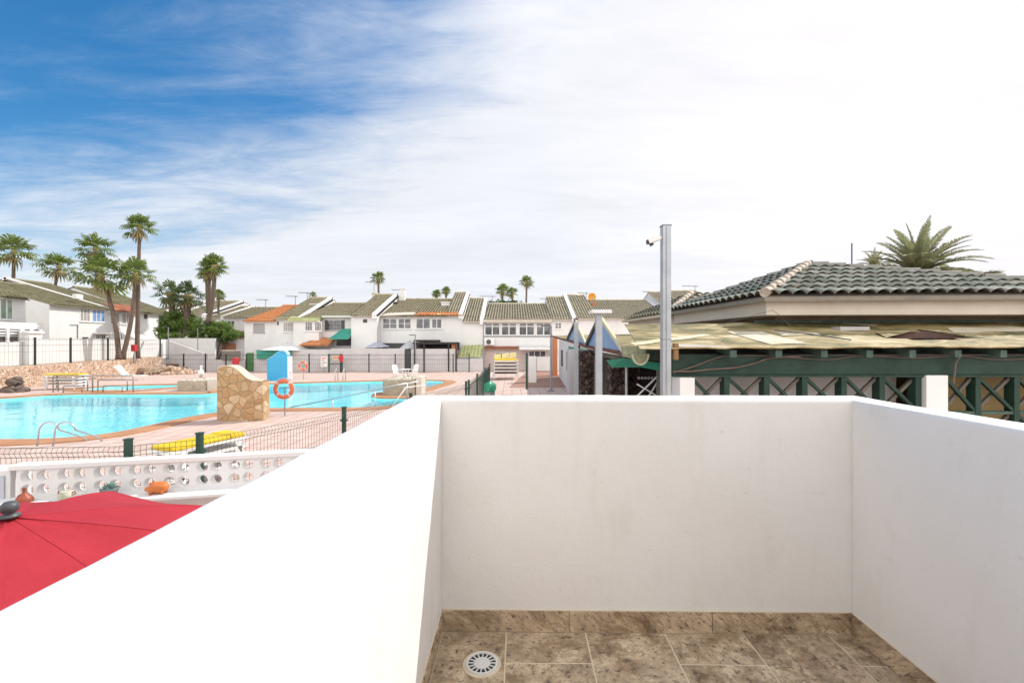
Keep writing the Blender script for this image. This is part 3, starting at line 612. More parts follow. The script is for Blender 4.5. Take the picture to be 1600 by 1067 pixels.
# pottery on the ledge
def onl(px): # ledge position from the photo column
    for i in range(2000):
        a = -.3+i*.002; q = wp(a, -.13, zb0)
        if CX+F*q.x/q.y >= px: return q
q = onl(38); t = tag(MB().lathe([(.02, .0), (.058, .004), (.066, .022), (.05, .05), (.022, .075), (.014, .09), (.014, .12), (.02, .128)], q, 20).build('clay_jug', RUST, smooth=True), 'small dark red clay jug with narrow neck on the wall ledge, leftmost pot', 'jug')
mm = MB(); mm.tube([q+Vector(p) for p in ((-.03, 0, .07), (-.055, 0, .055), (-.066, 0, .03), (-.06, 0, .01))], .007, 8); hd = mm.build('handle', RUST, smooth=True)
off = Vector(); hd.parent = t
q = onl(104); t = thing('ceramic_bowl', q, 'cream painted round ceramic pot between red jug and dark planter', 'pot')
MB().lathe([(.03, 0), (.052, .008), (.066, .035), (.058, .062), (.05, .07), (.052, .078), (.046, .078)], q, 22).build('bowl', POTW, t, smooth=True)
for s in (-1, 1): MB().tube([q+Vector(p) for p in ((s*.05, 0, .065), (s*.075, 0, .075), (s*.08, 0, .055), (s*.064, 0, .045))], .006, 6).build('handle', RUST, t, smooth=True)
q = onl(171); t = thing('potted_succulent', q, 'spiky succulent in a dark slate bowl on the wall ledge', 'potted plant')
MB().lathe([(.03, 0), (.045, .006), (.066, .05), (.074, .08), (.068, .082)], q, 22).build('pot', POTG, t, smooth=True)
mm = MB()
for i in range(34):
    an = random.random()*6.28; el = random.uniform(.25, 1.3); L_ = random.uniform(.05, .085); d = Vector((math.cos(an)*math.cos(el), math.sin(an)*math.cos(el), math.sin(el))); s_ = q+Vector((0, 0, .075)); mm.tube([s_, s_+d*L_*.5+Vector((0, 0, .004)), s_+d*L_], [.006, .007, .0015], 5)
mm.build('leaves', SUCC, t, smooth=True)
q = onl(246); t = thing('pig_planter', q, 'orange terracotta pig shaped planter standing on the wall ledge', 'ornament')
mm = MB(); base = q+Vector((0, 0, .062)); dirr = wu
nn, mmn = 20, 14
prof = [(-.105, .012), (-.10, .02), (-.085, .024), (-.07, .032), (-.045, .05), (-.01, .058), (.03, .06), (.065, .052), (.088, .034), (.098, .012)]
o0 = 0
for a, r_ in prof:
    for k in range(nn):
        th = 2*math.pi*k/nn; mm.v.append(base+dirr*a+wn*(r_*math.cos(th))+Vector((0, 0, r_*.92*math.sin(th)+(-.012 if a < -.06 else 0))))
for i in range(len(prof)-1):
    for k in range(nn): mm.f.append((i*nn+k, i*nn+(k+1) % nn, (i+1)*nn+(k+1) % nn, (i+1)*nn+k))
mm.f.append(tuple(range(nn))); mm.f.append(tuple((len(prof)-1)*nn+k for k in range(nn)))
mm.build('body', PIG, t, smooth=True)
for a in (-.045, .055):
    for s in (-1, 1): MB().lathe([(.014, -.062), (.016, -.03), (.02, -.01)], base+dirr*a+wn*s*.03, 10).build('leg', PIG, t, smooth=True)
for s in (-1, 1): MB().prism([base+dirr*(-.06)+wn*s*.018+Vector((0, 0, .03)), base+dirr*(-.035)+wn*s*.03+Vector((0, 0, .035)), base+dirr*(-.052)+wn*s*.03+Vector((0, 0, .062))], dirr*.008).build('ear', PIG, t)

# ============================================================ GREEN MESH FENCES
def mesh_panel(mb, p, q, zt, zb=.1, dx=.05, w=.0045, cut=None):
    p, q = Vector((p[0], p[1], 0)), Vector((q[0], q[1], 0)); L_ = (q-p).length; u = (q-p)/L_; nrm = Vector((u.y, -u.x, 0)); n = int(L_/dx)
    fold = [(zt, 0), (zt-.05, .028), (zt-.10, 0)]
    zs = [zb, (zb+zt)/2-.35, (zb+zt)/2-.1]
    for i in range(n+1):
        c = p+u*min(i*dx, L_); pts = [c+Vector((0, 0, zb)), c+Vector((0, 0, zt-.10))]+[c+nrm*d+Vector((0, 0, z)) for z, d in fold[::-1][1:]]
        mb.tube([pts[0], pts[1]], w/2, 4, False); mb.tube(pts[1:], w/2, 4, False)
    for z, d in ((zt, 0), (zt-.05, .028), (zt-.1, 0), (zt-.42, 0), (zt-.47, .0), (zt-.85, 0), (zb+.03, 0)):
        mb.tube([p+nrm*d+Vector((0, 0, z)), q+nrm*d+Vector((0, 0, z))], w/2*1.2, 4, False)
def fence(name, label, pts, zt, step_=None, dx=.05, w=.0045, pw=.055, group=None, pz=.07, zg=0, mat=GREENM, plates=True):
    root = thing(name, (pts[0][0], pts[0][1], zg), label, 'fence', group)
    for a, b in zip(pts, pts[1:]):
        mb = MB(); mesh_panel(mb, a, b, zt, zg+.1, dx, w); mb.build('mesh_panel', mat, root, recalc=False)
    for p in pts:
        mb = MB(); mb.box((p[0]-pw/2, p[1]-pw/2, zg), (p[0]+pw/2, p[1]+pw/2, zt+pz)); 
        if plates: mb.box((p[0]-pw*.62, p[1]-pw*.62, zt+pz), (p[0]+pw*.62, p[1]+pw*.62, zt+pz+.012)); mb.box((p[0]-pw*.85, p[1]-pw*.6, zt-.14), (p[0]+pw*.85, p[1]+pw*.6, zt-.115))
        mb.build('post', mat, root)
    return root
fence('mesh_fence', 'green welded mesh fence just behind the breeze block wall, nearest to the balcony', [(-7.4, 4.5), (-4.03, 4.78), (-3.50, 5.1), (-2.62, 7.1), (-2.0, 9.0), (-1.18, 11.7)], 1.70)
fence('mesh_fence', 'green mesh fence running away from us between the pool deck and the path', [(-1.15, 12.1), (-1.1, 14.4), (-1.05, 17.7), (-1.03, 20.9)], 1.70, dx=.06)
g1 = FARG = plain('far_black_green_paint', (.012, .018, .015), (.02, .03, .025), 6, .5, 0)
st_ = thing('stone_step', (xof(269, 41), 40.2, 0), 'low dark brown stone step between the rubble wall end and the mesh fence', 'step'); MB().box((xof(252, 40.6), 40.2, 0), (xof(287, 40.6), 41.1, .52)).build('lower_block', plain('brown_stone', (.20, .14, .10), (.13, .09, .065), 5, .9, .5), st_, bevel=.04); MB().box((xof(251, 40.6)+.1, 41.1, 0), (xof(272, 40.6), 41.26, .8)).build('upper_block', MATS['brown_stone'], st_, bevel=.04)
fence('mesh_fence', 'thin post mesh fence in front of the grey garden walls across the pool', [(xof(px, 41.3), 41.3) for px in (250, 287, 321, 353, 385, 438, 483, 514, 532, 576.5, 617.5, 662.5, 708, 733)], 1.62, dx=.2, w=.010, pw=.09, plates=False, mat=FARG)
fence('mesh_fence', 'tall posts and mesh fence on top of the rubble wall at left', [(-29.9, 22.5), (-30.1, 25.6), (-30.4, 29.0), (-30.65, 31.6), (-30.9, 34.8), (-31.7, 41.0)], 3.0, zg=1.2, dx=.25, w=.010, pw=.09, plates=False, mat=FARG)
rf = thing('steel_post', (xof(823, 26.7), 26.7, 0), 'dark square fence post standing alone on the path beside the lounger stack', 'post')
m = MB(); m.box((xof(823, 26.7)-.06, 26.64, 0), (xof(823, 26.7)+.06, 26.76, 2.1)); m.box((xof(823, 26.7)-.075, 26.62, 2.1), (xof(823, 26.7)+.075, 26.78, 2.13)); m.build('shaft', GREENM, rf)

# ============================================================ RUBBLE WALL, SHOWERS, PLANTERS
rw = thing('rubble_wall', (-29.5, 30, 0), 'low pinkish rubble stone retaining wall behind the pool at left', 'wall')
m = MB(); pts = [(-26.8, 14.0), (-28.2, 22), (-28.9, 25.5), (-30.0, 31), (-31.2, 38.5), (-31.5, 41.0)]
zt_ = [1.25, 1.25, 1.27, 1.3, 1.38, 1.42]
for i in range(len(pts)-1):
    (x0, y0), (x1, y1) = pts[i], pts[i+1]; m.add([(x0, y0, -.1), (x1, y1, -.1), (x1, y1, zt_[i+1]), (x0, y0, zt_[i]), (x0-1.8, y0, -.1), (x1-1.8, y1, -.1), (x1-1.8, y1, zt_[i+1]), (x0-1.8, y0, zt_[i])], [(0,1,2,3),(4,7,6,5),(3,2,6,7),(0,4,5,1),(0,3,7,4),(1,5,6,2)])
m.build('stonework', FLAG_WALL, rw)
def rockpile(name, c, sx, sy, h, mat, n=26, label='', cat='rocks', rr=(.18, .4)):
    mb = MB()
    for i in range(n):
        a = random.random()*6.28; r_ = random.random()**.6; p = Vector((c[0]+sx*r_*math.cos(a), c[1]+sy*r_*math.sin(a), h*(1-r_)*random.random())); s_ = random.uniform(*rr); o0 = len(mb.v)
        mb.ball(p, (s_*random.uniform(.8, 1.4), s_, s_*random.uniform(.5, .9)), 8, 5)
        for k in range(o0, len(mb.v)): mb.v[k] += noise.noise_vector(mb.v[k]*4)*s_*.45
    return tag(mb.build(name, mat), label, cat)
rockpile('rock_pile', (-29.4, 39.5), 1.8, 1.6, .7, FLAG_WALL, 40, 'heap of pale pinkish rocks at the far end of the rubble wall', 'rocks')
rockpile('rock_pile', (-27.6, 25.3), .6, .5, .9, plain('dark_basalt', (.16, .12, .10), (.09, .07, .06), 4, .9, .5), 26, 'small heap of dark brown rocks beside the left lounger stack', 'rocks', (.15, .3))
def shower_wall(name, label, c, w, H, mat, flip, cat, sidemat=None, lowf=.62):
    root = thing(name, c, label, cat); P = []
    n = 48; ctl = [(0, .86), (.02, .94), (.07, .98), (.16, 1.0), (.30, .995), (.42, .945), (.52, .875), (.64, .79), (.76, .74), (.88, .728), (1, .725)] if not flip else [(0, .86), (.04, .93), (.12, .98), (.24, 1.0), (.36, .99), (.50, .935), (.65, .855), (.80, .775), (.91, .73), (1, .70)]
    for i in range(n+1):
        t = i/n
        for k in range(len(ctl)-1):
            if ctl[k][0] <= t <= ctl[k+1][0]: break
        p0, p1, p2, p3 = ctl[max(k-1, 0)][1], ctl[k][1], ctl[k+1][1], ctl[min(k+2, len(ctl)-1)][1]; u = (t-ctl[k][0])/(ctl[k+1][0]-ctl[k][0])
        P.append((t, H*.5*(2*p1+(p2-p0)*u+(2*p0-5*p1+4*p2-p3)*u*u+(3*p1-p0-3*p2+p3)*u**3)))
    poly = [Vector((c[0]+(t if not flip else 1-t)*w, c[1], z)) for t, z in P]; poly = [Vector((c[0]+(0 if not flip else w), c[1], 0))]+poly+[Vector((c[0]+(w if not flip else 0), c[1], 0))]
    MB().prism(poly, (0, .42, 0)).build('slab', mat, root)
    # capping strip that follows the top
    cm = MB()
    for a, b in zip(poly[1:-1], poly[2:-1]): cm.add([a+Vector((0, -.012, -.0)), b+Vector((0, -.012, -.0)), b+Vector((0, .435, 0)), a+Vector((0, .435, 0)), a+Vector((0, -.012, .03)), b+Vector((0, -.012, .03)), b+Vector((0, .435, .03)), a+Vector((0, .435, .03))], [(0,1,2,3),(4,7,6,5),(0,4,5,1),(3,2,6,7)])
    cm.build('capping', sidemat or mat, root)
    return root
c = gd(339, 657.5); shower_wall('shower_wall', 'free standing curved shower wall clad in tan crazy paving beside the pool', (c.x, c.y, 0), xof(411, c.y)-c.x, 1.92, FLAG_BIG, False, 'shower wall', plain('cream_cap', (.66, .56, .42), (.55, .45, .33), 3, .8, .2), .70)
c = gd(417, 594); t = shower_wall('shower_wall', 'free standing curved shower wall painted bright blue on the far pool side', (c.x, c.y, 0), xof(449, c.y)-c.x, 2.12, BLUE, True, 'shower wall', plain('pale_blue_cap', (.35, .60, .70), (.6, .7, .74), 3, .6, .1), .63)
MB().box((xof(449, c.y)+.003, c.y-.0, 0), (xof(449, c.y)+.16, c.y+.40, 1.72)).build('white_edge', WHITE, t)
MB().box((c.x-.15, c.y-.7, 0), (xof(455, c.y), c.y-.01, .06)).build('tray', BLUE, t)
# planters
def planter(label, x0, x1, y0, y1, h):
    root = thing('stone_planter', ((x0+x1)/2, y0, 0), label, 'planter'); mb = MB()
    mb.box((x0, y0, 0), (x1, y0+.18, h)); mb.box((x0, y1-.18, 0), (x1, y1, h)); mb.box((x0, y0+.18, 0), (x0+.18, y1-.18, h)); mb.box((x1-.18, y0+.18, 0), (x1, y1-.18, h)); mb.build('stone_box', PLANT_ST, root, bevel=.02)
    MB().box((x0+.18, y0+.18, 0), (x1-.18, y1-.18, h-.06)).build('soil', SOILG, root)
    mb = MB()
    for i in range(60):
        p = Vector((random.uniform(x0+.2, x1-.2), random.uniform(y0+.2, y1-.2), h-.03)); s_ = random.uniform(.05, .12); o0 = len(mb.v); mb.ball(p, (s_, s_, s_*.7), 7, 4)
        for k in range(o0, len(mb.v)): mb.v[k] += noise.noise_vector(mb.v[k]*9)*s_*.4
    mb.build('pebbles', plain('white_pebbles', (.66, .62, .52), (.48, .43, .34), 9, .8, .2), root)['kind'] = 'stuff'; return root
c = gd(277, 611); pl1 = planter('low stone planter with white pebbles on the pool edge left of the stone shower wall', c.x, xof(321, c.y), c.y, c.y+2.4, .58)
MB().box((xof(321, c.y)+.004, c.y+.1, 0), (xof(337, c.y), c.y+2.3, .66)).build('cream_step', CREAM, pl1, bevel=.02)
c2 = gd(598, 617.5); pl2 = planter('low stone planter with a cream post on the promontory of the right pool', c2.x, xof(648, c2.y), c2.y, c2.y+3.2, .80)
MB().box((xof(649, c2.y)+.004, c2.y+.1, 0), (xof(658, c2.y), c2.y+1.2, .95)).build('cream_post', CREAM, pl2, bevel=.02)
def bird(label, p, s=1):
    root = thing('bird_statue', p, label, 'statue'); mb = MB(); p = Vector(p)
    mb.lathe([(.20*s, 0), (.17*s, .05*s), (.10*s, .12*s), (.08*s, .25*s)], p, 12); mb.build('plinth', PLANT_ST, root)
    mb = MB(); mb.ball(p+Vector((0, 0, .42*s)), (.15*s, .2*s, .2*s), 12, 8); mb.tube([p+Vector((0, 0, .52*s)), p+Vector((.04*s, -.03, .66*s)), p+Vector((0, -.02, .78*s))], [.09*s, .05*s, .045*s], 8); mb.ball(p+Vector((.02*s, -.03, .80*s)), (.09*s, .08*s, .07*s), 10, 6)
    mb.tube([p+Vector((.07*s, -.04, .80*s)), p+Vector((.18*s, -.05, .77*s))], [.03*s, .008*s], 6); mb.tube([p+Vector((-.1*s, .05, .42*s)), p+Vector((-.26*s, .08, .36*s))], [.09*s, .02*s], 6); mb.build('figure', WHITE, root, smooth=True)
bird('small white bird statue on the left stone planter', (xof(314, c.y+1.6), c.y+1.6, .54), .95)
# lifebuoys
def lifebuoy(label, base, h=1.02, r_=.31, first=None):
    root = thing('lifebuoy_stand', base, label, 'lifebuoy', 'orange lifebuoys on posts round the pool'); b = Vector(base)
    MB().tube([b, b+Vector((0, 0, h+.05))], .022, 8).build('post', DSTEEL, root)
    MB().tube([b+Vector((-.2, 0, h+.03)), b+Vector((.2, 0, h+.03))], .018, 6).build('crossbar', DSTEEL, root)
    mb = MB(); n, k2 = 40, 12
    def ring(mb, rr, t0, t1, n):
        o0 = len(mb.v)
        for i in range(n+1):
            t = t0+(t1-t0)*i/n
            for k in range(k2):
                a = 2*math.pi*k/k2; R_ = r_+rr*math.cos(a); mb.v.append(b+Vector((R_*math.sin(t), -.08+rr*.8*math.sin(a), h+R_*math.cos(t))))
        for i in range(n):
            for k in range(k2): mb.f.append((o0+i*k2+k, o0+i*k2+(k+1) % k2, o0+(i+1)*k2+(k+1) % k2, o0+(i+1)*k2+k))
    ring(mb, .078, 0, 2*math.pi, n); rg = mb.build('ring', plain('orange_foam', (.66, .14, .055), (.60, .20, .12), 4, .6, .1), root, smooth=True)
    for q in range(4):
        mb = MB(); ring(mb, .0815, math.pi/4+q*math.pi/2-.12, math.pi/4+q*math.pi/2+.12, 4); mb.build('band', plain('faded_white_tape', (.62, .45, .40), (.7, .6, .55), 6, .7, .1), root, smooth=True)
    mb = MB(); pts = []
    for q in range(33): t = 2*math.pi*q/32; pts.append(b+Vector(((r_+.10+.015*math.cos(4*t))*math.sin(t), -.08, h+(r_+.10+.015*math.cos(4*t))*math.cos(t))))
    mb.tube(pts, .006, 5); mb.build('rope', WPL, root)
b = gd(445, 649.5); lifebuoy('orange lifebuoy on a thin post at the near pool edge beside the stone shower wall', (b.x, b.y, 0))
b = gd(474, 593); lifebuoy('orange lifebuoy on a thin post on the far side right of the blue shower wall', (b.x, b.y, 0), 1.0, .29)

# ============================================================ POOL RAILS
def rail(label, paths, r_=.021, name='pool_rail', cat='handrail', mat=CHROME, posts=()):
    root = thing(name, paths[0][0], label, cat)
    for p in paths: MB().tube(p, r_, 10).build('rail', mat, root, smooth=True)
    for p in posts: MB().tube(p, r_, 8).build('upright', mat, root, smooth=True)
    return root
a = gd(58, 697); bq = gd(83, 697); paths = []
for base in (a, bq):
    pts = [base]; 
    for i in range(0, 13):
        t = math.pi*i/12; pts.append(base+Vector((.22-.22*math.cos(t)+.05, .10*(i/12)*1.0, .42+.22*math.sin(t))))
    pts.append(base+Vector((.72, .55, .12))); pts.append(base+Vector((.86, .75, -.25))); paths.append(pts)
lad = rail('curved steel ladder handrails at the near left pool edge', paths, name='pool_ladder', cat='pool ladder')
c = gd(242, 594); rail('slim steel ladder rails on the far edge of the right pool', [[gd(x, 594), gd(x, 594)+Vector((0, 0, .75)), gd(x, 594)+Vector((0, -.25, .85)), gd(x, 594)+Vector((0, -.5, .7)), gd(x, 594)+Vector((0, -.55, -.2))] for x in (528, 540)], name='pool_ladder', cat='pool ladder', r_=.03)
def hoop(x0, x1, y, hz, yb): return [Vector((xof(x0, y), y, 0)), Vector((xof(x0, y), y, hz-.06)), Vector((xof(x0, y)+.06, y, hz)), Vector((xof(x1, y)-.06, y, hz)), Vector((xof(x1, y), y, hz-.06)), Vector((xof(x1, y), y, 0))]
Yh = gd(100, 613).y
for (x0, x1, hh, yy, lb) in ((83, 144.5, .92, Yh, 'tall left rectangular steel handrail beside the left pool'), (144.8, 208, .92, Yh, 'tall right rectangular steel handrail beside the left pool'), (91, 137, .66, Yh+.5, 'middle height left steel handrail hoop beside the left pool'), (153, 199, .66, Yh+.5, 'middle height right steel handrail hoop beside the left pool'), (99, 128, .38, Yh-.2, 'lowest left steel hoop rail at the left pool edge'), (161, 191, .38, Yh-.2, 'lowest right steel hoop rail at the left pool edge')):
    rail(lb, [hoop(x0, x1, yy, hh, 0)], .03, mat=DSTEEL, name='hoop_rail')
p0, p1 = Vector((xof(452, 19.6), 19.6, -.05)), Vector((xof(636, 20.4), 20.4, .93)); mid = p0.lerp(p1, .5)
pl = lambda t: p0.lerp(p1, t)
rail('long sloping steel handrail rising out of the right pool', [[pl(0), pl(1)], [pl(0)+Vector((.3, .9, 0)), pl(1)+Vector((.3, .9, 0))]], .024, posts=[[pl(t), Vector((pl(t).x, pl(t).y, -.9))] for t in (.36, .72)]+[[pl(1), Vector((pl(1).x, pl(1).y, -.1))]])
rail('short white inclined railing in front of the right stone planter', [[Vector((xof(612, 19.3), 19.3, .0)), Vector((xof(632, 20), 20.2, .75)), Vector((xof(662, 21), 21.5, .75)), Vector((xof(664, 21), 21.5, 0))]], .024, mat=WPL, name='hoop_rail')

# ============================================================ LOUNGERS
def lounger_stack(label, loc, rz, n, top=YEL, W_=.68, L_=1.85, gap=.12, lift=.30, frame=WPL, slat=None, group='stacks of pool loungers', pads=True):
    loc = Vector(loc); roots = []
    base = None
    for k in range(n):
        z = k*gap; lb = label[0] % ('top' if k == n-1 else ('bottom' if k == 0 else ('second' if k == 1 else 'third' if k == 2 else 'fourth')))
        if base is None or k == n-1:
            r = thing('sun_lounger', (0, 0, 0), lb, 'sun lounger', group)
            mb = MB()
            for s in (-1, 1):
                mb.bar((-L_/2, s*W_/2, lift), (L_/2, s*W_/2, lift), .05, .045)
            mb.bar((-L_/2, -W_/2, lift), (-L_/2, W_/2, lift), .05, .06); mb.bar((L_/2, -W_/2, lift), (L_/2, W_/2, lift), .05, .06); mb.build('frame', frame, r)
            for sx in (-1, 1):
                for s in (-1, 1): MB().add(*legshape(sx*L_*.36, s*W_/2, lift)).build('leg', frame, r)
            mb = MB()
            for i in range(16): x = -L_/2+.08+i*(L_-.16)/15; mb.box((x-.028, -W_/2+.03, lift-.01), (x+.028, W_/2-.03, lift+.015))
            mb.build('slats', slat or (frame if k == n-1 or not pads else BRW), r)
            if k == n-1 and pads:
                mb = MB(); mb.box((-L_/2+.02, -W_/2+.01, lift+.02), (L_/2-.35, W_/2-.01, lift+.10)); mb.build('mattress', top, r, bevel=.03)
                mb = MB(); mb.box((L_/2-.34, -W_/2+.01, lift+.02), (L_/2-.02, W_/2-.01, lift+.12)); mb.build('pillow', top, r, bevel=.03)
            if base is None: base = r
            r.location = loc+Vector((0, 0, z)); r.rotation_euler = (0, 0, rz)
        else: r = dup(base, loc+Vector((0, 0, z)), rz, lb)
        roots.append(r)
    return roots
def legshape(x, y, lift):
    s = 1 if x > 0 else -1; w = .05
    v = []
    for yy in (y-w/2, y+w/2): v += [(x-.07, yy, lift-.022), (x+.07, yy, lift-.022), (x+s*.09+.03, yy, 0), (x+s*.09-.03, yy, 0)]
    return v, [(0,1,2,3), (4,7,6,5), (0,4,5,1), (1,5,6,2), (2,6,7,3), (3,7,4,0)]
A, Bp = Vector((-6.30, 8.15, 0)), Vector((-5.80, 9.55, 0)); c = (A+Bp)/2; ang = math.atan2((Bp-A).y, (Bp-A).x)
lounger_stack(['white framed lounger, %s one of the stack just behind the near green fence'], c+Vector((0, 0, .02)), ang, 4, gap=.165, L_=1.5, W_=.6, slat=WPL)
lounger_stack(['yellow topped lounger, %s one of the stack against the rubble wall at left'], Vector((-26.3, 26.8, 0)), R(3), 4, gap=.17, L_=2.0)
c = gd(790, 592.5); lounger_stack(['lounger, %s one of the tall stack with yellow cushions beside the path'], Vector((c.x, c.y+.5, .1)), R(90+4), 5, gap=.24, L_=2.0, W_=1.75, lift=.32)
# pale cushions piled upright on that stack
for i, (dx_, lb) in enumerate(((-.62, 'leftmost pale yellow cushion leaning on top of the tall lounger stack'), (-.05, 'middle pale yellow cushion leaning on top of the tall lounger stack'), (.52, 'rightmost pale yellow cushion leaning on top of the tall lounger stack'))):
    mb = MB(); x = c.x+dx_; mb.prism([(x-.27, c.y+.05, 1.52), (x+.27, c.y+.05, 1.52+.06*i), (x+.25, c.y+.2, 1.86+.05*i), (x-.23, c.y+.2, 1.80+.05*i)], (0, .16, .03)); tag(mb.build('cushion', YELP, bevel=.04), lb, 'cushion', 'cushions on the tall lounger stack')
lounger_stack(['brown slatted lounger, %s one of the stack at the far end of the rubble wall'], gd(219, 586)+Vector((0, .3, 0)), R(4), 3, gap=.14, L_=2.4, W_=.8, pads=False, frame=plain('beige_plastic', (.55, .45, .34), (.45, .36, .27), 4, .6, .1))
# single white lounger with raised back
q = gd(195, 594); r = thing('sun_lounger', q, 'single white sun lounger with its back raised in front of the rubble wall', 'sun lounger')
MB().prism([(q.x-.9, q.y, .28), (q.x+1.2, q.y, .28), (q.x+1.2, q.y, .34), (q.x-.2, q.y, .34), (q.x-.2, q.y, .34), (q.x-.9, q.y, .34)], (0, .6, 0)).build('frame', WPL, r)
MB().prism([(q.x-.25, q.y+.03, .34), (q.x-.17, q.y+.03, .38), (q.x-.78, q.y+.03, 1.05), (q.x-.88, q.y+.03, 1.0)], (0, .54, 0)).build('backrest', WPL, r)
for sx in (-.7, 1.0):
    for sy in (.04, .56): MB().tube([(q.x+sx, q.y+sy, 0), (q.x+sx, q.y+sy, .28)], .025, 6).build('leg', WPL, r)
# white plastic chairs + table
def plastic_chair(loc, rz, label, group):
    r = thing('plastic_chair', (0, 0, 0), label, 'chair', group); W_ = WPL
    MB().box((-.25, -.25, .41), (.25, .23, .45)).build('seat', W_, r, bevel=.015)
    mb = MB(); n = 8
    for i in range(n+1):
        t = i/n; x = -.26+.52*t; top = .98+.10*math.sin(math.pi*t); mb.v += [Vector((x, .22, .45)), Vector((x, .36+.03*math.sin(math.pi*t), top)), Vector((x, .25, .45)), Vector((x, .39+.03*math.sin(math.pi*t), top))]
    for i in range(n): o = 4*i; mb.f += [(o, o+4, o+5, o+1), (o+2, o+3, o+7, o+6), (o+1, o+5, o+7, o+3), (o, o+2, o+6, o+4)]
    mb.f += [(0, 1, 3, 2), (4*n, 4*n+2, 4*n+3, 4*n+1)]; mb.build('backrest', W_, r)
    for sx in (-1, 1):
        MB().tube([(sx*.29, .28, .68), (sx*.31, -.1, .66), (sx*.29, -.27, .62)], .03, 6).build('armrest', W_, r)
        for sy in (-1, 1): MB().bar((sx*.25, sy*.22, .44 if sy > 0 else .64), (sx*.29, sy*.28, 0), .05, .045).build('leg', W_, r)
    r.location = loc; r.rotation_euler = (0, 0, rz); return r
c = gd(645, 591); ch = plastic_chair(c, R(-35), 'white plastic chair right of the small poolside table', 'white plastic chairs across the pool')
dup(ch, gd(622, 592), R(60), 'white plastic chair left of the small poolside table', scale=1.0)
q = gd(634, 591.5); r = thing('plastic_table', q, 'small white plastic table between two white chairs across the pool', 'table')
MB().lathe([(.36, .68), (.38, .70), (.38, .72), (.36, .73)], q, 20).build('table_top', WPL, r); MB().lathe([(.22, 0), (.2, .03), (.05, .06), (.04, .69)], q, 12).build('pedestal', WPL, r)

# ============================================================ FAR TERRACE OF HOUSES (facade faces us)
YF = 45.0; PX = YF/F
def A_(px): return xof(px, YF)
def Z_(py): return zof(py, YF)
frS = Fr((0, YF, 0), (1, 0, 0), (0, 1, 0))
def house(name, label, fr, a0, a1, ze, zr, dr, rmat=TILE_FAR, wmat=WHITE2, cat='house', group='houses of the terrace across the pool', gable=(), over=.35, back=6.0, per=.27, d0=0., z0=0., d_eave=None):
    root = thing(name, fr.p((a0+a1)/2, d0, z0), label, cat, group)
    zb = max(z0+.5, zr-(zr-ze)*.9*back/dr)
    prof = [(d0, z0), (d0, ze-.10), (d0+dr, zr-.12), (d0+dr+back, zb), (d0+dr+back, z0)]
    m = MB(); m.prism([fr.p(a0, d, z) for d, z in prof], fr.u*(a1-a0)); m.build('wall', wmat, root)
    sl = (zr-ze)/dr
    fo = [fr.p(a0, d0-over, ze-sl*over), fr.p(a1, d0-over, ze-sl*over), fr.p(a1, d0+dr, zr), fr.p(a0, d0+dr, zr)]
    bo = [fr.p(a1, d0+dr+back+.2, zb), fr.p(a0, d0+dr+back+.2, zb), fr.p(a0, d0+dr, zr), fr.p(a1, d0+dr, zr)]
    rf = roof('roof', [fo], rmat, root, per=per, row=.42, amp=.065)
    MB().add([p+Vector((0, 0, .02)) for p in bo], [(0, 1, 2, 3)]).build('back_slope', rmat, root)
    m = MB(); m.tube([fo[3]+Vector((0, 0, .03)), fo[2]+Vector((0, 0, .03))], .13, 8); m.build('ridge_tiles', rmat, root)
    for s in gable:   # raised white gable coping
        aa = a0 if s < 0 else a1; w = .38*(1 if s < 0 else -1)
        pr = [(d0-over-.05, ze-sl*over-.30), (d0-over-.05, ze-sl*over+.16), (d0+dr, zr+.17), (d0+dr+.3, zr+.10), (d0+dr+.3, zr-.25)]
        m = MB(); m.prism([fr.p(aa, d, z) for d, z in pr], fr.u*w); m.build('gable_coping', WHITE2, root)
    return root
def strip(fr, root, name, a0, a1, z0, z1, d0, d1, mat): m = MB(); fr.box(m, a0, a1, z0, z1, d0, d1); return m.build(name, mat, root)
def aerial(px, py_top, py_base, Y, label, w=1.0, name='roof_aerial'):
    b = at(px, py_base, Y); t_ = at(px, py_top, Y); r = thing(name, b, label, 'aerial', 'roof aerials'); MB().tube([b-Vector((0, 0, .4)), t_], .035, 6).build('mast', DSTEEL, r)
    mb = MB(); L_ = w; a = t_+Vector((-L_*.75, 0, -.05)); mb.tube([a, t_+Vector((L_*.25, 0, -.1))], .028, 5)
    for i in range(6): p = a+Vector((L_*i/6, 0, -.01*i)); mb.tube([p+Vector((0, -.28, 0)), p+Vector((0, .28, 0))], .018, 4); mb.tube([p+Vector((0, 0, -.12)), p+Vector((0, 0, .12))], .016, 4)
    mb.build('boom', DSTEEL, r)
DR = 7.5
def zr(py): return zof(py, YF+DR)
h = house('terraced_house', 'terraced house with orange tiled roof and solar panel at the left end of the row', frS, A_(382), A_(431), Z_(500), zr(478), DR, TILE_OR)
window(frS, h, A_(396), A_(413.5), Z_(519.5), Z_(505.5), 3, glass=GLASSB, frame=plain('grey_frame', (.36, .38, .38), (.3, .3, .3), 4, .6, 0)); 
m = MB(); s0 = (zr(478)-Z_(500))/DR; m.prism([(A_(427), YF+2.3, Z_(500)+s0*2.3+.12), (A_(441), YF+2.3, Z_(500)+s0*2.3+.12), (A_(441), YF+5.6, Z_(500)+s0*5.6+.16), (A_(427), YF+5.6, Z_(500)+s0*5.6+.16)], (0, 0, .07)); m.build('solar_panel', PANEL_S, h)
h = house('terraced_house', 'terraced house with tall olive roof and lime green porch tiles, beside the orange roof', frS, A_(431), A_(473), Z_(496.5), zr(466), DR, TILE_FAR, gable=(1,))
strip(frS, h, 'vent_grille', A_(430)+.2, A_(435.5), Z_(508), Z_(502.5), -.03, .05, DARKW)
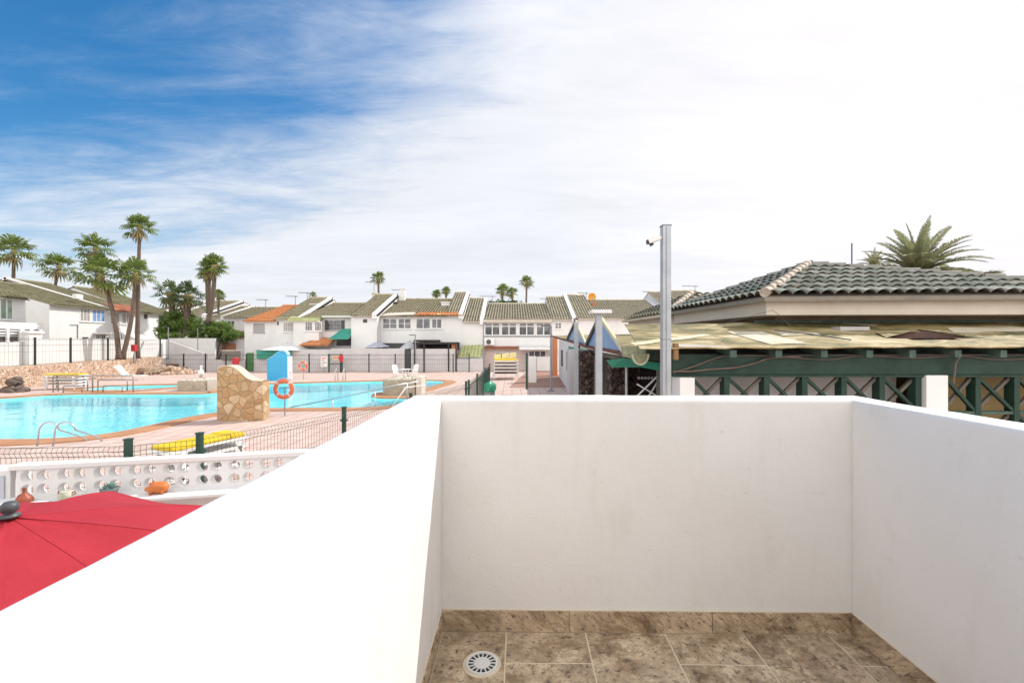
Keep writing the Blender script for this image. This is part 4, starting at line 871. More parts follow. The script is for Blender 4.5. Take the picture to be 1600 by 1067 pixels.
window(frS, h, A_(442.5), A_(464), Z_(518.5), Z_(503), 6, 4, glass=GLASSB, bar=.012, d=-.01)
h = house('terraced_house', 'low terraced house with olive roof and green and orange awnings, third in the far row', frS, A_(473), A_(556), Z_(494.5), zr(474.5), DR, TILE_FAR, gable=())
roof('porch_roof', [[(A_(455), YF-1.15, Z_(502)), (A_(505), YF-1.15, Z_(502)), (A_(505), YF-.1, Z_(495)), (A_(455), YF-.1, Z_(495))]], TILE_LIME, h, per=.3, row=.4)
strip(frS, h, 'porch_room', A_(466), A_(505), Z_(540), Z_(501)-.05, -1.0, -.004, WHITE2)
for a, b in ((475, 487), (490, 501)): window(frS, h, A_(a)*.978+.1, A_(b)*.978+.1, Z_(517.5), Z_(503.5), 3, 4, bar=.014, d=-1.01)
window(frS, h, A_(510), A_(538), Z_(516), Z_(500.5), 5, 3, bar=.02, frame=plain('grey_frame', (.36, .38, .38)), label='wide barred window with dark shutters')
for a, b in ((508, 512), (534, 538.5)): strip(frS, h, 'shutter', A_(a), A_(b), Z_(516), Z_(500.5), -.09, -.035, DARKW)
strip(frS, h, 'eave_board', A_(506), A_(555), Z_(496.5), Z_(493.4), -.5, -.36, plain('pale_teal_board', (.50, .60, .55), (.56, .58, .52), 3, .7, .1))
m = MB(); m.prism([(A_(526), YF-1.9, Z_(529)), (A_(555), YF-1.9, Z_(529)), (A_(555), YF-.02, Z_(513.5)), (A_(535), YF-.02, Z_(513.5))], (0, 0, -.08)); m.build('awning', TEAL, h)
strip(frS, h, 'dark_doorway', A_(526), A_(555), Z_(540), Z_(529), -.05, -.004, DARKW)
roof('canopy_roof', [[(A_(485), YF-2.4, Z_(538.5)), (A_(528), YF-2.4, Z_(538.5)), (A_(525), YF-.05, Z_(528.5)), (A_(497), YF-.05, Z_(528.5))]], TILE_OR, h, per=.3, row=.4)
h = house('terraced_house', 'projecting tall terraced house with a sunlit right side wall, fourth in the far row', frS, A_(556), A_(595), Z_(492.5), zr(462), DR+.5, TILE_FAR, gable=(1,), d0=-1.3, back=7)
strip(frS, h, 'small_window', A_(567)*.97, A_(573.5)*.97, Z_(505), Z_(500), -1.33, -1.25, DARKW)
h = house('terraced_house', 'wide terraced house with pale and orange eave tiles and a row of white windows', frS, A_(595)+.003, A_(696), Z_(492.5), zr(468), DR, TILE_FAR)
for a, b in ((598, 620.5), (622, 642.5), (650, 672.5)): window(frS, h, A_(a), A_(b), Z_(514), Z_(497.5), 2, 2 if a < 640 else 1)
window(frS, h, A_(674.5), A_(690.5), Z_(513.5), Z_(498), 2)
m = MB(); m.prism([(A_(597), YF-.5, Z_(494.3)), (A_(647), YF-.5, Z_(492.5)), (A_(647), YF+.8, Z_(488.5)), (A_(604), YF+.8, Z_(489.5))], (0, 0, .10)); m.build('eave_band', CREAM, h)
roof('eave_tiles', [[(A_(647), YF-.55, Z_(493.4)), (A_(724), YF-.55, Z_(493.2)), (A_(722), YF+.5, Z_(489)+.07), (A_(655), YF+.5, Z_(489)+.07)]], TILE_OR, h, per=.3, row=.5, under=False)
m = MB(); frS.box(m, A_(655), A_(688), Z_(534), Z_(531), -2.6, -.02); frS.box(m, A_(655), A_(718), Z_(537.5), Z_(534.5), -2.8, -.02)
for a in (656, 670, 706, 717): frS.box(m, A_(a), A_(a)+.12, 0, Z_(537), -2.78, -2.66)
m.build('pergola', DARKIN, h); strip(frS, h, 'painted_floor_shade', A_(598), A_(718), Z_(547), Z_(536), -.03, -.002, DARKW)  # dark strip paints the shade across the ground floor wall
h = house('terraced_house', 'tallest terraced house with a steep olive roof right of the wide white windows', frS, A_(696)+.003, A_(723), Z_(491.5), zr(457.5), DR, TILE_R, gable=(1,))
h = house('terraced_house', 'narrow blank white terraced house with a lower roof and lime tiled porch', frS, A_(723)+.003, A_(756), Z_(500.5), zr(467), DR, TILE_R, gable=(1,))
roof('porch_roof', [[(A_(720), YF-2.4, Z_(556)), (A_(754), YF-2.4, Z_(556)), (A_(755), YF-.05, Z_(539.5)), (A_(724), YF-.05, Z_(539.5))]], TILE_LIME, h, per=.33, row=.45)
strip(frS, h, 'porch_wall', A_(722), A_(753), 0, Z_(553.5), -2.2, -.02, WHITE2)
m = MB(); frS.box(m, A_(711), A_(718), 0, Z_(534.5), -2.55, -2.0); m.build('brick_pier', BRICK, h)
h = house('terraced_house', 'terraced house with a long band of eight white framed windows and an air conditioner', frS, A_(756)+.003, A_(861.5), Z_(497.3), zr(475.5), DR, TILE_R)
m = MB(); m.prism([(A_(756), YF-.45, Z_(503.8)), (A_(756), YF-.45, Z_(501.5)), (A_(756), YF+.25, Z_(496.2)), (A_(756), YF+.25, Z_(503.8))], (A_(862)-A_(756), 0, 0)); m.build('cornice', CREAM, h)
for a, b in ((757.5, 781), (783.5, 807), (811, 835), (838, 861)): window(frS, h, A_(a), A_(b), Z_(524), Z_(504.8), 2, 1, tr=.32, bar=.05)
strip(frS, h, 'white_sill_band', A_(756), A_(861), Z_(526.2), Z_(525), -.25, .0, DARKW); strip(frS, h, 'balcony_front', A_(756), A_(861), Z_(541), Z_(526.3), -.2, -.002, WHITE2)
m = MB(); frS.box(m, A_(758), A_(773), Z_(539), Z_(529.5), -.55, -.205); ac = m.build('air_conditioner', WPL, h, bevel=.02)
m = MB(); cc = Vector((A_(764), YF-.56, Z_(534.2))); m.tube([cc, cc+Vector((0, -.015, 0))], .24, 20); m.build('fan_grille', DGREY, ac)
strip(frS, h, 'ground_floor', A_(757), A_(861), 0, Z_(542), -.1, -.003, PINKW); window(frS, h, A_(774), A_(795), Z_(561), Z_(550.5), 2, d=-.12); window(frS, h, A_(826), A_(853), Z_(558), Z_(548), 3, d=-.12)
m = MB(); m.prism([(A_(811), YF-2.2, Z_(544)), (A_(861), YF-2.2, Z_(544)), (A_(861), YF-.2, Z_(538.5)), (A_(811), YF-.2, Z_(538.5))], (0, 0, -.12)); m.build('awning', PARW, h)
roof('porch_tiles', [[(A_(757), YF-.55, Z_(543.5)), (A_(809), YF-.55, Z_(543.5)), (A_(809), YF-.21, Z_(541.6)), (A_(757), YF-.21, Z_(541.6))]], TILE_RED, h, per=.25, row=.3)
h = house('terraced_house', 'terraced house with a small square white window, just right of the long window band', frS, A_(861.5)+.003, A_(893), Z_(497), zr(464.5), DR, TILE_R, gable=())
window(frS, h, A_(867), A_(877.5), Z_(514), Z_(504), 2, 2, bar=.03)
h = house('terraced_house', 'terraced house with steep striped roof below the orange satellite dish', frS, A_(893)+.003, A_(932), Z_(495.5), zr(461.5), DR, TILE_R, gable=(-1,))
h = house('terraced_house', 'long lower terraced house roof right of the orange satellite dish', frS, A_(932)+.003, A_(1048), Z_(495.5), zr(469.5), DR, TILE_R, gable=(1,))
h = house('terraced_house', 'terraced house roof just left of the grey steel pole, far right of the row', frS, A_(1048)+.003, A_(1078), Z_(489), zr(457), DR, TILE_R)
h = house('terraced_house', 'terraced house roof just right of the grey steel pole, end of the far row', frS, A_(1078)+.003, A_(1135), Z_(487), zr(455), DR, TILE_R)
# chimneys & dishes
def chimney(px, py0, py1, Y, w, label, mat=WHITE2):
    b = at(px, py1, Y); t_ = at(px, py0, Y); r = thing('chimney_stack', b, label, 'chimney', 'roof chimneys'); MB().box((b.x-w/2, Y-w/2, b.z-.6), (b.x+w/2, Y+w/2, t_.z-.1)).build('stack', mat, r); MB().box((b.x-w/2-.07, Y-w/2-.07, t_.z-.1), (b.x+w/2+.07, Y+w/2+.07, t_.z)).build('cap', mat, r)
chimney(586, 458, 466, 52, .55, 'grey chimney at the left edge of the fourth house roof', CREAM); chimney(629, 451, 472, 52, .6, 'pale chimney between the fourth and fifth house roofs'); chimney(617, 472, 479, 50, .45, 'small dark chimney pipe low on the white gable of the fourth house', DARKW)
chimney(493, 475, 483, 50, .8, 'white square chimney on the gable beside the lime green porch'); chimney(697, 472, 480, 49.5, .9, 'white square chimney at the foot of the tallest roof'); chimney(928, 474, 484, 50, .5, 'orange brick chimney under the orange satellite dish', BRICK)
for a in ((415, 467.5, 478, 52, 'aerial above the orange roof'), (461.5, 462, 474, 51, 'aerial left of the tall olive roof'), (480, 456.5, 467, 52.5, 'aerial on the ridge of the tall olive roof'), (584.5, 440, 460, 53, 'tall aerial left of the thin distant palm'), (626, 452, 464, 52, 'aerial beside the pale chimney'), (769, 462, 474, 52.5, 'aerial above the house with the window band'), (857, 466, 476, 53, 'aerial left of the small square window roof'), (916, 457, 463, 53, 'aerial beside the orange satellite dish'), (1018, 455, 469, 52.5, 'aerial left of the steel pole'), (1086, 446, 456, 52.5, 'aerial right of the steel pole')): aerial(a[0], a[1], a[2], a[3], a[4], 1.3 if a[0] not in (1086, 769) else 1.9)
dc_ = at(925, 464, 52); r = thing('satellite_dish', at(925, 472, 52), 'round orange satellite dish on a roof ridge', 'satellite dish')
MB().tube([at(928, 478, 52), dc_+Vector((0, .1, 0))], .05, 8).build('mast', DSTEEL, r)
mb = MB(); mb.lathe([(.02, .12), (.25, .08), (.42, 0), (.46, -.03), (.44, -.03), (.25, .04), (.02, .08)], (0, 0, 0), 24); mb.v = [dc_+Matrix.Rotation(R(-80), 3, 'X') @ v for v in mb.v]; mb.build('dish', DISH, r, smooth=True)
# garden walls of the far row
def gwall(label, x0, x1, pytop, Y=42.3, mat=GWALL, th=.2, z0=0., pyt2=None):
    zt1 = zof(pytop, Y); zt2 = zof(pyt2 if pyt2 else pytop, Y); m = MB(); m.prism([(xof(x0, Y), Y, z0), (xof(x1, Y), Y, z0), (xof(x1, Y), Y, zt2), (xof(x0, Y), Y, zt1)], (0, th, 0)); return tag(m.build('garden_wall', mat), label, 'wall', 'garden walls of the far row')
gwall('sloping pale grey garden wall right of the rubble wall, under the hedge', 259, 322, 531, 43, pyt2=553)
gwall('low grey garden wall with a small bamboo screen on top, left of the green gate', 322, 383, 562); gwall('grey garden wall between the green gate and the noticeboard', 396, 517, 546); gwall('grey garden wall behind the white parasol with the noticeboard in front', 517.2, 632, 544.5); gwall('grey garden wall between the grey gate and the brick pier', 642.5, 712, 545); gwall('lower grey garden wall under the lime tiled porch', 712.2, 756, 560.5)
gwall('sunlit white garden wall in front of the hedge', 262, 336, 528.5, 47, WHITE2); gwall('white garden wall stub beside the path', 826, 838, 557, 31, WHITE2, .5); gwall('low white yard wall at the end of the brown path', 839, 873, 557, 43.5, WHITE2)
r = thing('garden_gate', (xof(390, 42.2), 42.2, 0), 'dark green garden gate in the grey wall left of the blue shower', 'gate'); MB().box((xof(385.5, 42.2), 42.2, .05), (xof(395.5, 42.2), 42.28, 1.75)).build('leaf', plain('leaf_green_paint', (.05, .16, .05), (.08, .2, .07), 6, .7, .3), r); MB().box((xof(394, 42.2), 42.14, .85), (xof(394.6, 42.2), 42.2, 1.0)).build('handle', STEEL, r)
r = thing('garden_gate', (xof(637, 42.3), 42.3, 0), 'dark grey metal gate between two grey garden walls', 'gate'); m = MB()
for i in range(6): x = xof(632.3+i*1.65, 42.3); m.box((x, 42.3, .05), (x+.07, 42.36, 2.0))
m.box((xof(632.2, 42.3), 42.37, .05), (xof(642.3, 42.3), 42.4, 1.95)); m.build('leaf', DGREY, r)
r = thing('wall_screen', (xof(362, 42.1), 42.1, 1.1), 'grey bamboo screen on the low garden wall above the red bin', 'screen'); m = MB()
for i in range(30): x = xof(347+i*1.0, 42.05); m.tube([(x, 42.05, 1.05), (x, 42.05, zof(548, 42.05))], .03, 5)
m.build('canes', plain('grey_cane', (.28, .25, .22), (.2, .18, .16), 6, .8, .2), r); m = MB(); m.bar((xof(346, 42), 42.0, zof(547.5, 42)), (xof(377, 42), 42.0, zof(547.5, 42)), .05, .08); m.build('top_rail', CREAM, r)
r = thing('red_bin', gd(361, 583), 'red metal litter bin in front of the low grey wall', 'bin'); q = gd(361, 583); MB().lathe([(.24, 1.0-.15), (.27, .9), (.27, 1.38), (.24, 1.42)], (q.x, 40.9, -.1), 16).build('bucket', RED, r); MB().tube([(q.x, 40.9, 0), (q.x, 40.9, .8)], .04, 6).build('post', DSTEEL, r)
r = thing('tarp_screen', (xof(428, 41.9), 41.9, 1), 'teal canvas screen hung along the grey wall behind the blue shower', 'screen'); m = MB(); n = 24
for i in range(n+1):
    x = xof(401+54*i/n, 42.1); y = 42.08+.05*math.sin(i*1.7); m.v += [Vector((x, y, zof(560.5, 42.1))), Vector((x, y-.02, zof(547, 42.1)))]
for i in range(n): m.f.append((2*i, 2*i+2, 2*i+3, 2*i+1))
m.build('canvas', TEAL, r, recalc=False); m = MB(); m.bar((xof(400, 42), 42.03, zof(546.8, 42)), (xof(456, 42), 42.03, zof(546.8, 42)), .05); m.build('top_bar', STEEL, r)
# signs and noticeboard
def sign(label, x0, x1, y0, y1, Y, marks, mat=WPL, posts=True, cat='sign', name='notice_sign'):
    r = thing(name, (xof((x0+x1)/2, Y), Y, 0), label, cat); MB().box((xof(x0, Y), Y, zof(y1, Y)), (xof(x1, Y), Y+.04, zof(y0, Y))).build('board', mat, r)
    for (a, b, c, d, mt) in marks: MB().box((xof(x0+(x1-x0)*a, Y), Y-.012, zof(y0+(y1-y0)*d, Y)), (xof(x0+(x1-x0)*c, Y), Y-.004, zof(y0+(y1-y0)*b, Y))).build('printed_mark', mt, r)
    if posts: MB().tube([((xof((x0+x1)/2, Y)), Y+.06, 0), (xof((x0+x1)/2, Y), Y+.06, zof(y0, Y))], .035, 6).build('post', DSTEEL, r)
    return r
REDS = plain('faded_red_print', (.55, .16, .12), (.6, .25, .2), 8, .6, 0); TANB = plain('buff_board', (.60, .50, .38), (.5, .4, .3), 4, .7, .1)
sign('white notice with faded red lines beside the noticeboard frame', 501, 511.5, 557, 573, 41.0, [(.15, .1, .85, .22, REDS), (.15, .32, .6, .42, REDS), (.15, .55, .85, .64, DSTEEL), (.15, .75, .5, .85, REDS)])
r = thing('noticeboard', (xof(524, 41.0), 41.0, 0), 'black framed noticeboard with a buff panel and red round sign across the pool', 'noticeboard'); m = MB()
for a in (513.8, 534.3): m.box((xof(a, 41)-.06, 40.98, 0), (xof(a, 41)+.06, 41.1, zof(553.5, 41)))
m.box((xof(513, 41), 40.98, zof(554.8, 41)), (xof(535, 41), 41.1, zof(553.4, 41)+.001)); m.box((xof(515, 41), 41.0, zof(569, 41)), (xof(533.5, 41), 41.06, zof(567.8, 41))); m.build('frame', GREENM, r)
m = MB(); m.box((xof(519, 41), 41.0, zof(562, 41)), (xof(530.5, 41), 41.05, zof(555.5, 41))); bd = m.build('panel', TANB, r)
for i in range(3): MB().box((xof(520+i*3.5, 41), 40.985, zof(560, 41)), (xof(522.5+i*3.5, 41), 40.995, zof(557, 41))).build('printed_mark', REDS, bd)
m = MB(); c = Vector((xof(533.5, 41), 40.95, zof(560, 41))); m.tube([c, c+Vector((0, -.04, 0))], .27, 20); m.v = [Vector((c.x+(v.x-c.x)*.75, v.y, c.z+(v.z-c.z)*1.3)) for v in m.v]; m.build('round_sign', RED, r)
r = thing('fire_hose_box', (xof(209, 37), 37, 1.3), 'small red box on a post between the tall palm trunks', 'hose box'); MB().box((xof(206, 37), 36.9, zof(549, 37)), (xof(212, 37), 37.2, zof(538.5, 37))).build('box', RED, r, bevel=.03); MB().tube([(xof(209, 37), 37.1, 1.2), (xof(209, 37), 37.1, zof(549, 37))], .05, 8).build('post', STEEL, r)
# parasols and street lamps across the pool
def small_parasol(label, px, pyt, Y, rad, drop, mat, tilt=0, group=None, sides=8):
    c = at(px, pyt, Y); r = thing('parasol', (c.x, c.y, 0), label, 'parasol', group); mb = MB(); n = sides; S = 5
    for i in range(S+1):
        s_ = i/S
        for k in range(n*4):
            t = 2*math.pi*k/(n*4); sag = 1-.06*abs(math.sin(t*n/2)); rr = rad*s_*sag; mb.v.append(c+Vector((rr*math.cos(t), rr*math.sin(t), -drop*(s_**1.25)+tilt*rr*math.cos(t))))
    N4 = n*4
    for i in range(S):
        for k in range(N4): mb.f.append((i*N4+k, i*N4+(k+1) % N4, (i+1)*N4+(k+1) % N4, (i+1)*N4+k))
    cn = mb.build('canopy', mat, r); MB().tube([(c.x, c.y, 0), (c.x, c.y, c.z+.08)], .035, 8).build('pole', DSTEEL, r); return r
small_parasol('wide flat off white parasol above the teal screen', 449, 536.5, 43.6, 2.35, .62, PARW); small_parasol('closed fronted grey blue parasol in front of the fourth house', 589, 534, 43.8, 1.25, .55, PARG, .06); small_parasol('pale grey parasol beside the dark pergola', 640, 532.5, 43.6, 1.15, .75, plain('light_grey_canvas', (.50, .50, .50), (.42, .42, .43), 2, .8, .2), .1)
small_parasol('white parasol in a left hand garden above the white walls', 19, 514, 31, 1.4, .5, PARW)
def lamp_post(label, px, pyt, Y, zb=0, arm=-1, r_=.045, L_=.55):
    x = xof(px, Y); z = zof(pyt, Y); r = thing('lamp_post', (x, Y, zb), label, 'street lamp', 'slim street lamps'); MB().tube([(x, Y, zb), (x, Y, z)], r_, 8).build('pole', DSTEEL, r)
    MB().box((x-.16, Y-.16, zb), (x+.16, Y+.16, zb+.10)).build('base_plate', DSTEEL, r)
    MB().box((x+min(0, arm*L_), Y-.09, z), (x+max(0, arm*L_)+.0, Y+.09, z+.07)).build('lamp_head', DGREY, r)
lamp_post('slim lamp post with flat head on the brown path beside the low bar building', 861, 510, 25.5, 0, -1, .06); lamp_post('slim lamp post left of the two leaning palms', 121, 509, 36.5, 1.2, -1); lamp_post('slim lamp post at the right end of the left house row', 263, 512, 41.5, 1.2, -1); lamp_post('thin lamp post beside the pale grey parasol', 649, 524, 41.8, 0, -1, .05)
lamp_post('tall thin dark pole between the blank white house and the window band', 755.3, 505, 40, 0, 1, .05, .2); lamp_post('short lamp post in front of the round hedge', 309, 512.5, 46, 0, 1, .04)
q = Vector((-.85, 17.2, 0)); r = thing('litter_bin', q, 'grey litter bin with a green bag over its rim beside the fence', 'bin'); MB().lathe([(.17, 0), (.20, .05), (.21, 1.02)], q, 18).build('bucket', DSTEEL, r)
mb = MB(); mb.lathe([(.215, .92), (.24, .97), (.245, 1.1), (.20, 1.2), (.09, 1.26), (.03, 1.3)], q, 22)
for k in range(len(mb.v)): mb.v[k] += noise.noise_vector(mb.v[k]*7)*.05
mb.build('bag', plain('green_plastic_bag', (.02, .28, .15), (.03, .2, .11), 5, .35, .3), r)

# ============================================================ LEFT HOUSE ROW (facades face +X)
XL = -42.0
frE = Fr((XL, 0, 0), (0, 1, 0), (-1, 0, 0))
zl = 6.25
def yl(px, X=XL): return X*F/(px-CX)
def zl_(py, px, X=XL): return zof(py, yl(px, X))
GRPL = 'houses of the left hand row'
y0, y1 = yl(77), yl(166)
h = house('terraced_house', 'left row house with grey gable end and window band beside the leaning palm', frE, y0, y1, zl, 8.55, 8.0, TILE_LEFT, group=GRPL, z0=1.2, per=.3, gable=())
for a, b in ((125, 142), (144, 165)): window(frE, h, yl(a), yl(b)-.1, 4.75, 6.0, 3, glass=GLASSB if a == 125 else GLASSBL, label='windows with pale curtains' if a == 125 else 'windows with painted blue sky reflection')
MB().box((XL-3.2, y0-.04, 5.2), (XL-2.5, y0+.0, 6.0)).build('gable_window', DARKW, h)
MB().box((XL-.6, y0+3.2, 7.0), (XL-.0-1.0, y0+3.9, 7.45)).build('roof_vent', WHITE2, h)
window(frE, h, yl(127), yl(139), 2.8, 3.3, 1, d=0); strip(frE, h, 'porch_slab', yl(145), yl(166), 3.55, 3.7, -1.8, -.01, WHITE2)
for a, b in ((149, 156), (158, 166)): window(frE, h, yl(a), yl(b)-.1, 2.9, 3.5, 2, d=-.02)
h = house('terraced_house', 'left row house with a red tiled lower roof behind the crossing palm trunks', frE, y1+.003, yl(224), zl-.1, 9.3, 10.5, TILE_LEFT, group=GRPL, z0=1.2, per=.3, gable=(-1,))
roof('lower_roof', [[(XL+.9, yl(166)+.1, 6.05), (XL+.9, yl(206), 6.05), (XL-.3, yl(206), 6.75), (XL-.3, yl(166)+.1, 6.75)]], TILE_RED, h, per=.3)
for a, b in ((172, 188), (190, 205)): window(frE, h, yl(a), yl(b)-.1, 4.65, 5.85, 2, glass=GLASSB)
m = MB(); m.prism([(XL, yl(190), 3.7), (XL+1.8, yl(190), 3.0), (XL+1.8, yl(190), 2.7), (XL, yl(190), 2.7)], (0, 5.5, 0)); m.build('white_awning', PARW, h)
window(frE, h, yl(188), yl(200), 2.7, 3.6, 2)
h = house('terraced_house', 'last house of the left row with two dark windows near its corner', frE, yl(224)+.003, yl(275), zl-.1, 9.0, 8.0, TILE_LEFT, group=GRPL, z0=1.2, per=.3)
for a, b in ((247, 257), (259, 269)): window(frE, h, yl(a), yl(b), 4.8, 6.0, 1, glass=GLASS)
strip(frE, h, 'small_vent', yl(225), yl(230), 5.4, 5.9, -.04, 0, DARKW)
frE0 = Fr((-37.0, 0, 0), (0, 1, 0), (-1, 0, 0)); ya, yb = 27.5, yl(40, -37.0)
h = house('terraced_house', 'nearest left row house with green curtained window and balcony, cut by the frame edge', frE0, ya, yb, 6.1, 7.7, 5.0, TILE_LEFT, group=GRPL, z0=1.2, per=.3)
window(frE0, h, yl(-10, -37), yl(20, -37), 4.4, 5.9, 3, glass=plain('green_curtained_glass', (.10, .22, .15), (.45, .42, .36), 1.2, .3, 0))
strip(frE0, h, 'balcony_wall', 27.5, yl(58, -34.5), 3.2, 4.1, -3.0, -.01, WHITE2); roof('awning_roof', [[(-33.6, 27.6, 2.9), (-33.6, 33.0, 2.9), (-35.0, 33.0, 3.25), (-35.0, 27.6, 3.25)]], TILE_RED, h, per=.3)
# rising grey gable between first and second left houses, garden walls along the terrace
def lwall(label, X, y0, y1, z0, z1, mat=WHITE2, th=.22, zz=None): m = MB(); m.prism([(X, y0, z0), (X, y1, z0), (X, y1, zz or z1), (X, y0, z1)], (-th, 0, 0)); return tag(m.build('garden_wall', mat), label, 'wall', 'white garden walls of the left row')
lwall('white garden wall at the far left behind the fence posts', -32.6, 24, 30.3, 1.2, 2.75); lwall('white garden wall stretch left of the leaning palms', -32.6, 31.2, 36.4, 1.2, 3.0); lwall('white garden wall stretch behind the palm trunks', -33.0, 36.6, 43.5, 1.2, 3.0)
r = thing('gate_pier', (-32.4, 30.7, 1.2), 'white square gate pier with capped top in the left garden walls', 'gate pier'); MB().box((-33.0, 30.35, 1.2), (-32.2, 31.15, 3.35)).build('shaft', WHITE2, r); MB().box((-33.1, 30.25, 3.35), (-32.1, 31.25, 3.5)).build('cap', WHITE2, r)
def barwin(label, px0, px1): 
    r = thing('wall_railing', (-32.5, yl(px0, -32.5), 2.75), label, 'railing', 'slatted railings on the left garden walls'); m = MB()
    for i in range(5): z = 2.85+i*.17; m.box((-32.75, yl(px0, -32.5), z), (-32.70, yl(px1, -32.5), z+.09))
    m.build('slats', DARKW, r); 
    for p in (px0, (px0+px1)/2, px1): MB().box((-32.69, yl(p, -32.5)-.06, 2.75), (-32.55, yl(p, -32.5)+.06, 3.65)).build('post', WHITE2, r)
barwin('dark slatted railing at the left edge on the white garden wall', -6, 35); barwin('dark slatted railing with thin bars beside the white gate pier', 38, 66)
# more houses behind the hedge (facades face us, white gables)
def backhouse(label, x0, x1, pye, pyr, Y, dr=7, rm=TILE_FAR, gable=(1,)):
    fr = Fr((0, Y, 0), (1, 0, 0), (0, 1, 0)); return house('terraced_house', label, fr, xof(x0, Y), xof(x1, Y), zof(pye, Y), zof(pyr, Y+dr), dr, rm, group='houses behind the hedge', gable=gable, per=.35)
h = backhouse('distant house with olive roof between the leaning palms and the dark palms', 232, 262, 487, 472, 62); h = backhouse('distant house with bright white gable behind the dark palm trunks', 262, 322, 492, 471, 64, 9); h = backhouse('distant house with small olive roof and white sloped gable behind the tall palm pair', 326, 352, 495, 479, 60)
h = backhouse('distant pinkish house with olive roof left of the orange roof', 349, 440, 494, 481, 56, 6, gable=()); fr56 = Fr((0, 56, 0), (1, 0, 0), (0, 1, 0)); window(fr56, h, xof(355, 56), xof(367, 56), zof(509, 56), zof(501, 56), 2); strip(fr56, h, 'brown_base', xof(363, 56), xof(384, 56), 0, zof(517, 56), -.05, -.002, BROWN_PAVE)
r = thing('garden_shed', (xof(352, 49), 49, 0), 'grey roofed shed with brown door behind the low wall', 'shed'); m = MB(); m.prism([(xof(336, 49), 49, 0), (xof(384, 49), 49, 0), (xof(384, 49), 49, zof(530, 49)), (xof(336, 49), 49, zof(530, 49))], (0, 1.5, 0)); m.build('wall', GWALL, r)
MB().box((xof(347, 49), 48.9, 0), (xof(369, 49), 48.98, zof(536, 49))).build('door', plain('brown_door', (.35, .17, .09), (.28, .13, .07), 4, .7, .2), r)

# ============================================================ VEGETATION
def fan_leaf(mb, base, d, up, pet, rad, nb=15, droop=.35, rng=random):
    d = d.normalized(); side = d.cross(up).normalized(); up2 = side.cross(d).normalized(); tip = base+d*pet+Vector((0, 0, -.10*pet)); mb.tube([base, base+d*pet*.55+Vector((0, 0, .04*pet)), tip], [.035, .028, .02], 3, False)
    for i in range(nb):
        a = R(-105+210*i/(nb-1)); bd = (d*math.cos(a)+side*math.sin(a)).normalized(); L_ = rad*(1-.25*abs(a)/R(105))*rng.uniform(.88, 1.08); w = rad*.082
        fold = up2*(.10 if i % 2 else -.04)*rad
        p1 = tip+bd*L_*.5+fold; p2 = tip+bd*L_*.80+fold*.5+Vector((0, 0, -droop*L_*.20)); p3 = tip+bd*L_*.92+Vector((0, 0, -droop*L_*.85)); pp = bd.cross(up2).normalized()*w
        o = len(mb.v); mb.v += [tip, p1-pp, p1+pp, p2-pp*.75, p2+pp*.75, p3]; mb.f += [(o, o+1, o+2), (o+1, o+3, o+4, o+2), (o+3, o+5, o+4)]
def palm(label, base, crown, rcrown, r0=.2, r1=.14, bend=(0, 0, 0), nl=18, mat=PALM, dead=3, seed=0, lo=-28, group='fan palms around the houses'):
    rng = random.Random(seed*31+5); base, crown = Vector(base), Vector(crown); root = thing('palm_tree', base, label, 'palm tree', group)
    n = 14; pts = []; rs = []
    for i in range(n+1):
        t = i/n; p = base.lerp(crown, t)+Vector(bend)*(math.sin(math.pi*t)); pts.append(p); rs.append((r0*1.45 if i == 0 else r0+(r1-r0)*t)*(1.0+.06*(i % 2)))
    MB().tube(pts, rs, 10).build('trunk', TRUNK, root, smooth=True)
    mb = MB(); md = MB()
    for i in range(nl):
        az = i*2.39996+rng.uniform(-.2, .2); t = i/(nl-1); el = R(88-(88-lo)*t**.8+rng.uniform(-8, 8)); d = Vector((math.cos(az)*math.cos(el), math.sin(az)*math.cos(el), math.sin(el))); up = Vector((0, 0, 1)) if el < R(70) else Vector((math.cos(az+1), math.sin(az+1), .2))
        fan_leaf(mb, crown, d, up, rcrown*rng.uniform(.38, .60), rcrown*rng.uniform(.50, .60), 15, rng.uniform(.15, .45), rng)
    mb.build('crown', mat, root, recalc=False)
    for i in range(dead):
        az = i*2.4+rng.uniform(-.5, .5); el = R(rng.uniform(-75, -45)); d = Vector((math.cos(az)*math.cos(el), math.sin(az)*math.cos(el), math.sin(el))); fan_leaf(md, crown, d, Vector((0, 0, 1)), rcrown*.35, rcrown*.42, 9, .8, rng)
    if dead: md.tube([crown+Vector((0, 0, -.5)), crown+Vector((0, 0, -.1)), crown+Vector((0, 0, .15))], [r1*1.2, r1*1.9, r1*1.2], 9); md.build('dry_leaves', DRY, root, recalc=False)
    return root
def pm(label, bx, by, cx_, cy_, Y, rpx, **kw):
    b = at(bx, by, Y); c = at(cx_, cy_, Y); kw['r0'] = kw.get('r0', .2)*.66; kw['r1'] = kw.get('r1', .14)*.72; return palm(label, b, c, rpx*Y/F*1.0, **kw)
pm('leaning palm with broad crown, left of the crossing pair in front of the left row', 186, 562, 158, 430, 36, 44, bend=(.30, 0, .0), r0=.27, r1=.19, seed=1, nl=20)
pm('palm leaning right whose foot touches the leaning left palm', 191, 561, 212, 428, 36.3, 31, bend=(.22, 0, 0), r0=.26, r1=.16, seed=2)
pm('tallest straight palm with a small high crown', 214, 560, 218, 356, 37.5, 28, r0=.27, r1=.15, seed=3, dead=5, nl=18, lo=-25)
pm('palm crown cut by the left edge of the frame above the roof', 20, 470, 22, 392, 62, 33, r0=.3, r1=.24, seed=4)
pm('slightly leaning distant palm second from the left edge', 80, 480, 92, 416, 63, 29, r0=.28, r1=.22, seed=5)
pm('palm half hidden behind the broad crowned leaning palm', 152, 470, 149, 388, 56, 29, r0=.28, r1=.22, seed=6)
